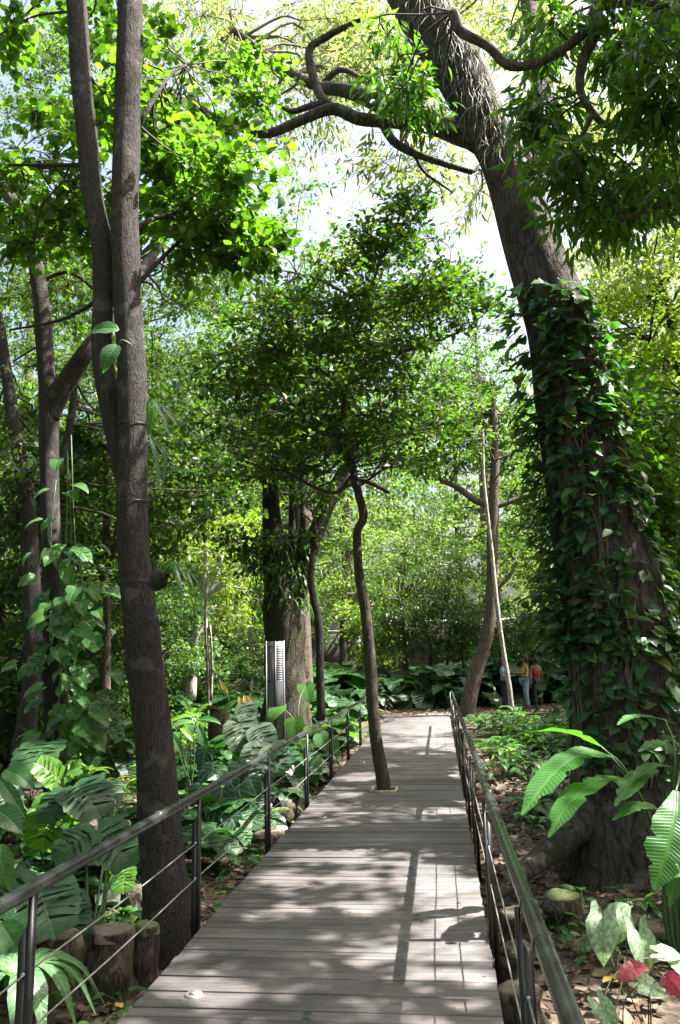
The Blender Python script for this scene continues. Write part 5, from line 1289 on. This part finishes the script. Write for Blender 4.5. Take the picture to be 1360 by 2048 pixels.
# ------------------------------------------------------------------ stumps and log
def stump(px, py, z, r, h, label, moss=False, lean=(0, 0)):
    c = G(px, py, z); c.z = gz(c.x, c.y) - .03
    root = empty('tree_stump', c, label, 'stump')
    g = Geo(); tube(g, [(0, 0, 0), (0, 0, h * .3), (lean[0] * .5, lean[1] * .5, h * .7), (lean[0], lean[1], h)], [r * 1.2, r * 1.03, r, r * .93], 22, .14, 4, flute=.06, nf=7)
    link('trunk', g.mesh('trunk', M['stump'], True), root)
    g = Geo(); nn_ = 22; rr_ = np.array([.05, .35, .62, .84, .98, 1.02]); V_ = [(lean[0], lean[1], h + .012)]
    sl = rng.normal(size=2) * .18; ph_ = rng.uniform(0, 6.28, 3)
    for r_ in rr_:
        for j_ in range(nn_):
            a_ = j_ / nn_ * 6.2832; e_ = r * .96 * r_ * (1 + .07 * math.sin(3 * a_ + ph_[0]) + .05 * math.sin(5 * a_ + ph_[1]))
            V_.append((lean[0] + e_ * math.cos(a_), lean[1] + e_ * math.sin(a_), h + .012 - (.05 if r_ > 1 else 0) + (sl[0] * math.cos(a_) + sl[1] * math.sin(a_)) * e_ * .5 + rng.normal() * .004 - .012 * (r_ > .9)))
    T_ = [(0, 1 + j_, 1 + (j_ + 1) % nn_) for j_ in range(nn_)]; Q_ = [(1 + k_ * nn_ + j_, 1 + (k_ + 1) * nn_ + j_, 1 + (k_ + 1) * nn_ + (j_ + 1) % nn_, 1 + k_ * nn_ + (j_ + 1) % nn_) for k_ in range(len(rr_) - 1) for j_ in range(nn_)]
    g.add(V_, Q_, T_)
    link('cut_face', g.mesh('cut_face', M['stumptop_m' if moss else 'stumptop'], True), root)
    return root
stump(115, 2000, -.42, .15, .40, 'wide black stump just behind the first left railing post', False)
stump(222, 1990, -.42, .14, .42, 'dark stump in the row below the bottom cable, next to the fork-stemmed tree')
stump(292, 1968, -.42, .085, .40, 'narrow mossy-sided stump touching the fork-stemmed trunk', True)
stump(272, 1838, -.42, .14, .28, 'sunlit pale stump behind the fork-stemmed trunk', True, (.05, .03))
stump(160, 1800, -.42, .13, .75, 'tall dark rotten stump among the split leaves', False)
stump(440, 1540, -.42, .21, 1.15, 'tall cut tree stump with plants growing around its top', True, (-.04, 0))
stump(535, 1712, -.42, .17, .28, 'low stump with dark top under the left railing', False)
stump(560, 1662, -.42, .16, .27, 'low stump with bright green mossy top along the boardwalk', True)
stump(572, 1640, -.42, .15, .30, 'low pale-edged stump along the boardwalk behind the mossy one', False)
stump(590, 1622, -.42, .13, .34, 'upright pale stump touching the boardwalk edge behind the left railing')
stump(565, 1622, -.42, .22, .24, 'broad low stump in front of the fallen log', True)
stump(1035, 1985, -.42, .11, .26, 'round dark stump under the right railing cables')
stump(1038, 1905, -.42, .12, .30, 'grey-topped stump between the right railing and the leaf litter')
stump(1128, 1850, -.42, .15, .26, 'stump with mossy top standing in the litter below the giant trunk', True)
stump(1040, 2060, -.42, .13, .22, 'dark stump at the start of the right railing')
stump(1325, 1905, -.42, .16, .2, 'low dark stump beside the mottled caladium')
stump(1285, 1890, -.42, .10, .18, 'small dark stump behind the mottled caladium')
c0, c1 = P(540, 1580, 13.2), P(598, 1530, 13.9); c0.z = gz(c0.x, c0.y) + .17; c1.z = gz(c1.x, c1.y) + .2
lg = empty('fallen_log', c0, 'pale sunlit fallen log with dark band behind the stumps', 'log')
g = Geo(); tube(g, [c0, c0 * .5 + c1 * .5, c1], [.19, .175, .165], 16, .06, 5); link('log', g.mesh('log', M['barkP'], True, c0), lg)
d = (c1 - c0).normalized(); g = Geo(); m0 = c0 + d * .48; tube(g, [m0 - d * .02, m0 + d * .02], [.19, .19], 16, 0, raw=True); link('band', g.mesh('band', M['black'], True, c0), lg)
c2 = P(520, 1572, 13.4); c3 = P(590, 1528, 14.2); c2.z = gz(c2.x, c2.y) + .2; c3.z = c2.z + .15
g = Geo(); tube(g, [c2, c2 * .5 + c3 * .5, c3], [.13, .12, .1], 12, .1, 4); tag(link('fallen_branch', g.mesh('fallen_branch', M['barkD'], True, c2), None, c2), 'dark thick branch lying behind the pale fallen log', 'log')

# ------------------------------------------------------------------ understorey in quantity
def free(x, y, r=.25):
    if DL - r < x < DR + r and -1 < y < 26.6: return False
    if 24.3 < y < 26.3 and x > -3: return False
    if math.hypot(x - 1.68, y - 8.4) < .95: return False
    return True
def scatter(n, xr, yr, fn):
    k = 0; t = 0
    while k < n and t < n * 20:
        t += 1; x = rng.uniform(*xr); y = rng.uniform(*yr)
        if not free(x, y): continue
        fn(Vector((x, y, gz(x, y)))); k += 1
NK = [('split_leaf_plant', 'monstera', 'dark split-leaf plant in the bed left of the boardwalk stumps', 7, .8), ('heart_leaved_plant', 'philo', 'mid green heart-leaved plant in the bed behind the left railing', 9, .9),
      ('frilled_leaf_plant', 'frill', 'frilly lobed-leaf plant in the bed behind the left railing', 8, .9), ('lance_leaved_plant', 'lance', 'lance-leaved plant in the bed behind the left railing', 10, 1.1),
      ('white_veined_plant', 'veined', 'small white-veined heart-leaf plant in the bed behind the left railing', 7, .8), ('strap_leaved_plant', 'strap_dark', 'arching strap-leaved clump in the bed behind the left railing', 14, .8)]
def near_left(v):
    i = int(rng.choice(6, p=[.26, .2, .18, .16, .08, .12])); nm, kd_, lab, nl, s = NK[i]
    plant(nm, lab.split(' in the bed')[0] + ' growing nearest to ' + near(v.x, v.y), 'plant', v, kd_, nl, s * rng.uniform(.75, 1.15), 'bed plants behind the left railing')
scatter(16, (-4.2, -2.5), (7.2, 9.5), near_left)
def low_left(v):
    i = int(rng.choice([1, 2, 3, 4])); nm, kd_, lab, nl, s = NK[i]
    plant(nm, 'low ' + lab.split(' in the bed')[0] + ' among the stumps by the first railing posts', 'plant', v, kd_, nl, s * rng.uniform(.4, .65), 'low plants among the left stumps')
scatter(20, (-4.0, -2.35), (5.0, 7.4), low_left)
scatter(44, (-6.5, -2.3), (9.5, 13.5), near_left)
scatter(26, (-6.5, -3.2), (6.5, 10), near_left)
FK = [('split_leaf_clump', 'monstera', 8, 1.0, 'dark split-leaf clump deep in the bed beyond the left stumps'), ('frilled_leaf_clump', 'frill_dark', 9, 1.1, 'dark frilled-leaf clump deep in the bed beyond the left stumps'), ('heart_leaf_clump', 'philo', 10, 1.1, 'heart-leaf clump deep in the bed beyond the left stumps'),
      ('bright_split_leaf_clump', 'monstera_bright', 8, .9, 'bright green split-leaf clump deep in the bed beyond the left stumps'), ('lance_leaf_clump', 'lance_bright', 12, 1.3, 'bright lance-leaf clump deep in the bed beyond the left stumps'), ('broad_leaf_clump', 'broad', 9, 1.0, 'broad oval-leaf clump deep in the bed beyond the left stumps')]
def far_left(v):
    i = int(rng.choice(6, p=[.2, .2, .22, .13, .13, .12])); nm, kd_, nl, s, lab = FK[i]
    far_plant(nm, lab.split(' deep in')[0] + ' in the left bed nearest to ' + near(v.x, v.y), 'plant', v, kd_, nl, s * rng.uniform(.8, 1.4), 'clumps deep in the left bed', int(rng.integers(2)))
scatter(110, (-11, -2.2), (13.5, 25), far_left)
scatter(60, (-18, -6), (7, 24), far_left)
scatter(45, (-4.6, -2.1), (13, 24), far_left)
BK = [('split_leaf_clump', 'monstera', 8, 1.1, 'dark split-leaf clump on the bank beyond the end of the boardwalk'), ('frilled_leaf_clump', 'frill_dark', 9, 1.2, 'dark frilled-leaf clump on the bank beyond the end of the boardwalk'), ('pale_split_leaf_clump', 'silver', 7, 1.0, 'grey-green split-leaf clump on the bank beyond the end of the boardwalk'), ('heart_leaf_clump', 'philo', 10, 1.1, 'glossy heart-leaf clump on the bank beyond the end of the boardwalk')]
def bank(v):
    i = int(rng.choice(4, p=[.42, .33, .1, .15])); nm, kd_, nl, s, lab = BK[i]
    far_plant(nm, lab.split(' on the bank')[0] + ' on the far bank nearest to ' + near(v.x, v.y), 'plant', v, kd_, nl, s * rng.uniform(1.3, 2.1), 'clumps on the bank past the boardwalk', int(rng.integers(2)))
scatter(100, (-8, 1.6), (27.2, 35), bank)
scatter(45, (1.2, 12), (28.5, 36), bank)
# right side: peace lilies and seedlings
def lily_near(v): plant('peace_lily', 'dark glossy peace lily clump between the right railing and the giant trunk', 'plant', v, 'lily', 11, rng.uniform(.8, 1.2), 'peace lilies on the giant tree side')
def lily_far(v):
    br_ = rng.uniform() < .22
    far_plant('peace_lily', ('bright fresh peace lily clump growing nearest to ' if br_ else 'dark green peace lily clump growing nearest to ') + near(v.x, v.y), 'plant', v, 'lily_bright' if br_ else 'lily', 14, rng.uniform(1.0, 1.7), 'peace lilies before the people', int(rng.integers(3)))
scatter(22, (1.0, 2.6), (9.6, 13), lily_near)
scatter(85, (.9, 4.2), (13, 21.5), lily_far)
scatter(30, (2.6, 8), (9.5, 22), lily_far)
scatter(16, (3.5, 9), (5, 10), lily_far)
for px, py, Y in ((1095, 1640, 8.4), (1062, 1560, 11), (1040, 1505, 12.5), (1015, 1480, 14), (1098, 1475, 13)):
    q = P(px, py, Y); b = Vector((q.x, q.y, gz(q.x, q.y))); V, Q, U = swept_leaf('f', [np.array(q), np.array(q) + np.array([.01, -.01, .05]), np.array(q) + np.array([.02, -.02, .1])], [.004, .03, .002], None, up=(.2, -1, .1), fold=.4, n=8)
    fl_ = empty('peace_lily_flower', b, 'white spathe flower standing among the dark peace lilies', 'flower', 'peace lily flowers'); link('spathe', make_mesh('spathe', V - np.array(b), [Q], [M['spathe']], True, U), fl_)
    g = Geo(); tube(g, [b, (b + q) / 2, q], [.005, .004, .003], 5, 0, raw=True); link('stalk', g.mesh('stalk', M['stem'], True, b), fl_)
def seedling(v): plant('seedling', 'low green seedling rooted in the leaf litter under the giant trunk', 'plant', v, 'seedling', 7, rng.uniform(.8, 1.7), 'seedlings under the giant trunk')
scatter(34, (.75, 2.6), (6.0, 7.5), seedling)
def shade_plant(v): plant('broad_leaved_plant', 'mid green broad-leaved plant at the foot of the paddle-leaved plant', 'plant', v, 'broad', 7, rng.uniform(.5, .85), 'broad-leaved plants below the paddle leaves')
scatter(9, (1.75, 2.9), (5.6, 7.2), shade_plant)
def seed_left(v): plant('seedling', 'low green seedling between the stumps along the left edge of the boardwalk', 'plant', v, 'seedling', 6, rng.uniform(.8, 1.6), 'seedlings along the left edge')
scatter(16, (-2.3, -1.75), (4.6, 9.0), seed_left)

# ------------------------------------------------------------------ sign panel
M['rib'] = plain('light_grey_rib', (.24, .24, .26), .5, .3)
sp = P(551, 1395, 14.5); gzs = gz(sp.x, sp.y)
sg = empty('sign_panel', (sp.x, sp.y, gzs), 'tall narrow grey metal sign panel with a dark central strip', 'sign')
tp = P(551, 1283, 14.5).z - gzs; wd = 17 / FPX * 15
g = Geo(); box(g, -wd, wd, -.02, .02, .1, tp, .003); link('panel', g.mesh('panel', M['galv']), sg)
g = Geo(); box(g, -.022, .022, -.032, -.021, .1, tp + .003); link('centre_strip', g.mesh('centre_strip', M['black']), sg)
for x in (-wd, wd): g = Geo(); box(g, x - .012, x + .012, -.03, .025, -.1, tp + .012); link('side_frame', g.mesh('side_frame', M['galv']), sg)
for k, z in enumerate((tp - .09, tp - .72)):
    g = Geo(); box(g, -wd + .013, wd - .013, -.029, -.0205, z - .007, z + .007); link('crossbar', g.mesh('crossbar', M['black']), sg)
for k in range(14):
    g = Geo(); z = tp - .14 - k * .042; box(g, .026, wd - .014, -.024, -.0203, z - .014, z + .014); link('rib', g.mesh('rib', M['rib']), sg)
sg.rotation_euler = (0, 0, .06)

# ------------------------------------------------------------------ low building
BY = 44.0
def bx(px): return P(px, 1300, BY).x
def bz(py): return P(850, py, BY).z
bl = empty('low_building', (bx(860), BY, 0), 'low flat-roofed brown and grey building behind the trees', 'building')
ox, oy = bl.location.x, BY
def bpart(nm, x0, x1, y0, y1, z0, z1, mt, par=None):
    g = Geo(); box(g, x0 - ox, x1 - ox, y0 - oy, y1 - oy, z0, z1); return link(nm, g.mesh(nm, mt), par or bl)
bpart('grey_wall', bx(600), bx(766), BY, BY + 6, -.3, bz(1262), M['panel'])
for i, px in enumerate((600, 650, 692, 735)): bpart('wall_batten', bx(px), bx(px) + .06, BY - .04, BY - .003, -.2, bz(1264), M['black'])
bpart('white_coping', bx(596), bx(768), BY - .12, BY + 6.1, bz(1261), bz(1255), M['white_trim'])
bpart('downpipe', bx(688), bx(690.5), BY - .16, BY - .08, -.2, bz(1262), M['white_trim'])
bpart('brown_wall', bx(768), bx(1150), BY - 1.5, BY + 6, -.3, bz(1252), M['boards'])
bpart('roof_edge', bx(764), bx(1154), BY - 2.0, BY + 6.1, bz(1251), bz(1244), M['white_trim'])
for a in (876, 1000, 1050):
    wn = bpart('window', bx(a), bx(a + 38), BY - 1.53, BY - 1.505, bz(1311), bz(1285), M['glass'])
    bpart('window_frame', bx(a + 18), bx(a + 20), BY - 1.57, BY - 1.535, bz(1311), bz(1285), M['black'], wn)
    bpart('window_sill', bx(a - 3), bx(a + 41), BY - 1.66, BY - 1.51, bz(1315), bz(1312), M['white_trim'], wn)

# ------------------------------------------------------------------ people
def skin_obj(name, verts, edges, radii, material, parent, sub=2):
    me = bpy.data.meshes.new(name); me.from_pydata([tuple(v) for v in verts], edges, []); me.materials.append(material)
    o = link(name, me, parent)
    md = o.modifiers.new('skin', 'SKIN'); md.use_smooth_shade = True
    for i, r in enumerate(radii):
        sv = me.skin_vertices[0].data[i]; sv.radius = r if isinstance(r, tuple) else (r, r); sv.use_root = (i == 0)
    o.modifiers.new('sub', 'SUBSURF').levels = sub; o.modifiers['sub'].render_levels = sub
    return o
def person(px, Y, H, rz, label, skin, top, legs, arms, sleeve, hair_long, bag=None, foot=1405):
    q = P(px, 1380, Y); z0 = gz(q.x, q.y)
    root = empty('person', (q.x, q.y, z0), label, 'person'); root.rotation_euler = (0, 0, rz)
    k = H / 1.68
    J = dict(pel=(0, 0, .93), wai=(0, 0, 1.08), che=(0, .01, 1.27), nec=(0, .01, 1.43), hd0=(0, -.01, 1.50), hd1=(0, -.02, 1.60),
             hipL=(.09, 0, .88), kneL=(.10, -.02, .48), ankL=(.10, .02, .08), toeL=(.11, -.14, .03), hipR=(-.09, 0, .88), kneR=(-.10, .01, .48), ankR=(-.10, .05, .08), toeR=(-.11, -.11, .03),
             shL=(.17, 0, 1.37), shR=(-.17, 0, 1.37))
    J.update(arms)
    names = list(J); idx = {n_: i for i, n_ in enumerate(names)}
    rad = dict(pel=(.15, .11), wai=(.125, .09), che=(.15, .1), nec=.05, hd0=(.066, .08), hd1=(.075, .09), hipL=.085, kneL=.058, ankL=.04, toeL=.032, hipR=.085, kneR=.058, ankR=.04, toeR=.032, shL=.055, shR=.055,
               elL=.042, elR=.042, wrL=.028, wrR=.028, paL=.033, paR=.033)
    E_ = [('pel', 'wai'), ('wai', 'che'), ('che', 'nec'), ('nec', 'hd0'), ('hd0', 'hd1')] + [(a + s_, b_ + s_) for s_ in 'LR' for a, b_ in (('hip', 'kne'), ('kne', 'ank'), ('ank', 'toe'), ('sh', 'el'), ('el', 'wr'), ('wr', 'pa'))] + [('pel', 'hipL'), ('pel', 'hipR'), ('che', 'shL'), ('che', 'shR')]
    verts = [np.array(J[n_]) * k for n_ in names]; edges = [(idx[a], idx[b_]) for a, b_ in E_]; radii = [rad[n_] for n_ in names]
    for s_ in 'LR':                                    # fingers
        w_, p_ = np.array(J['wr' + s_]), np.array(J['pa' + s_]); d_ = (p_ - w_) / np.linalg.norm(p_ - w_); sd = np.cross(d_, [0, 0, 1]); sd /= np.linalg.norm(sd)
        for j, (of, ln) in enumerate(((-.028, .065), (-.01, .075), (.01, .07), (.027, .055), (.045, .045))):
            n0 = len(verts); verts += [(p_ + sd * of + d_ * ln * .5) * k, (p_ + sd * of * 1.15 + d_ * ln + np.array([0, 0, -.015])) * k]; edges += [(idx['pa' + s_], n0), (n0, n0 + 1)]; radii += [.009, .008]
    skin_obj('body', verts, edges, radii, skin, root, 1)
    def cloth(nm, parts, es, grow, mt):
        ii = {n_: i for i, n_ in enumerate(parts)}
        rr = []
        for n_ in parts:
            r = rad[n_]; r = r if isinstance(r, tuple) else (r, r); rr.append((r[0] + grow, r[1] + grow))
        skin_obj(nm, [np.array(J[n_]) * k for n_ in parts], [(ii[a], ii[b_]) for a, b_ in es], rr, mt, root, 1)
    J['hemL'] = J['ankL']; 
    cloth('trousers', ['pel', 'hipL', 'kneL', 'ankL', 'hipR', 'kneR', 'ankR'], [('pel', 'hipL'), ('hipL', 'kneL'), ('kneL', 'ankL'), ('pel', 'hipR'), ('hipR', 'kneR'), ('kneR', 'ankR')], .018, legs)
    prt = ['pel', 'wai', 'che', 'shL', 'shR']; es = [('pel', 'wai'), ('wai', 'che'), ('che', 'shL'), ('che', 'shR')]
    if sleeve:
        for s_ in 'LR': J['ms' + s_] = tuple((np.array(J['sh' + s_]) * .35 + np.array(J['el' + s_]) * .65)); rad['ms' + s_] = .05; prt.append('ms' + s_); es.append(('sh' + s_, 'ms' + s_))
    cloth('shirt', prt, es, .02, top)
    # hair, face
    g = Geo(); hp = [(0, .0, 1.715), (0, .02, 1.69), (0, .035, 1.64), (0, .05, 1.57), (0, .06, 1.48)] + ([(0, .09, 1.36), (0, .10, 1.24)] if hair_long else [])
    tube(g, [np.array(a) * k for a in hp], [r_ * k for r_ in ([.03, .075, .098, .095, .07] + ([.06, .03] if hair_long else []))], 12, .06, 3)
    link('hair', g.mesh('hair', M['hair'], True), root)
    g = Geo(); tube(g, [np.array(a) * k for a in ((0, -.105, 1.585), (0, -.128, 1.555), (0, -.108, 1.545))], [.010, .014, .008], 8, 0, 3); link('nose', g.mesh('nose', skin, True), root)
    for sx in (-.033, .033):
        g = Geo(); tube(g, [np.array(a) * k for a in ((sx, -.094, 1.592), (sx, -.104, 1.592))], [.013, .008], 8, 0, raw=True); link('eye', g.mesh('eye', M['hair'], True), root)
        g = Geo(); tube(g, [np.array(a) * k for a in ((sx * 2.7, .01, 1.60), (sx * 2.8, .012, 1.57), (sx * 2.6, .005, 1.54))], [.012, .017, .008], 8, 0, 3); link('ear', g.mesh('ear', skin, True), root)
    g = Geo(); tube(g, [np.array(a) * k for a in ((-.026, -.096, 1.515), (0, -.108, 1.513), (.026, -.096, 1.515))], [.004, .008, .004], 6, 0, 3); link('mouth', g.mesh('mouth', M['red_top'], True), root)
    for s_ in (-1, 1):
        g = Geo(); tube(g, [np.array(a) * k for a in ((s_ * .10, .08, .05), (s_ * .105, -.02, .045), (s_ * .11, -.15, .03), (s_ * .11, -.2, .025))], [.045, .05, .042, .02], 10, 0, 3); link('shoe', g.mesh('shoe', M['shoe'], True), root)
    if bag:
        bo = empty('handbag', Vector((q.x, q.y, z0)) + Matrix.Rotation(rz, 3, 'Z') @ Vector(bag), 'purple cloth bag hanging from the shoulder of the person in red', 'bag')
        g = Geo(); tube(g, [(0, 0, -.22), (0, 0, -.18), (0, 0, 0), (0, 0, .12), (0, 0, .16)], [.05, .12, .13, .09, .03], 14, .06, 3); o = link('bag_body', g.mesh('bag_body', M['purple'], True), bo); o.scale = (.55, 1, 1)
        g = Geo(); tube(g, [(0, -.08, .12), (-.06, -.03, .4), (-.08, 0, .5), (-.06, .05, .38), (0, .08, .12)], [.012] * 5, 6, 0, 4); link('strap', g.mesh('strap', M['purple'], True), bo)
    return root
hold = dict(elL=(.22, -.02, 1.10), elR=(-.22, -.02, 1.10), wrL=(.14, -.24, 1.12), wrR=(-.14, -.24, 1.12), paL=(.11, -.32, 1.13), paR=(-.11, -.32, 1.13))
hang = dict(elL=(.23, .02, 1.10), elR=(-.23, .02, 1.10), wrL=(.24, -.04, .87), wrR=(-.24, -.04, .87), paL=(.24, -.06, .79), paR=(-.24, -.06, .79))
person(1009, 26.6, 1.60, math.radians(75), 'person in blue plaid shirt and dark trousers, reaching forward, long black hair', M['skin_l'], M['plaid'], M['dark_trousers'], hold, True, True)
person(1052, 26.6, 1.70, math.radians(-80), 'person in sleeveless yellow top and light jeans facing the plaid shirt', M['skin_d'], M['yellow_top'], M['denim'], hold, False, True)
person(1074, 27.0, 1.64, math.radians(-150), 'person in red top and dark trousers standing behind the yellow top', M['skin_d'], M['red_top'], M['dark_trousers'], hang, False, False, (.25, .02, .98))
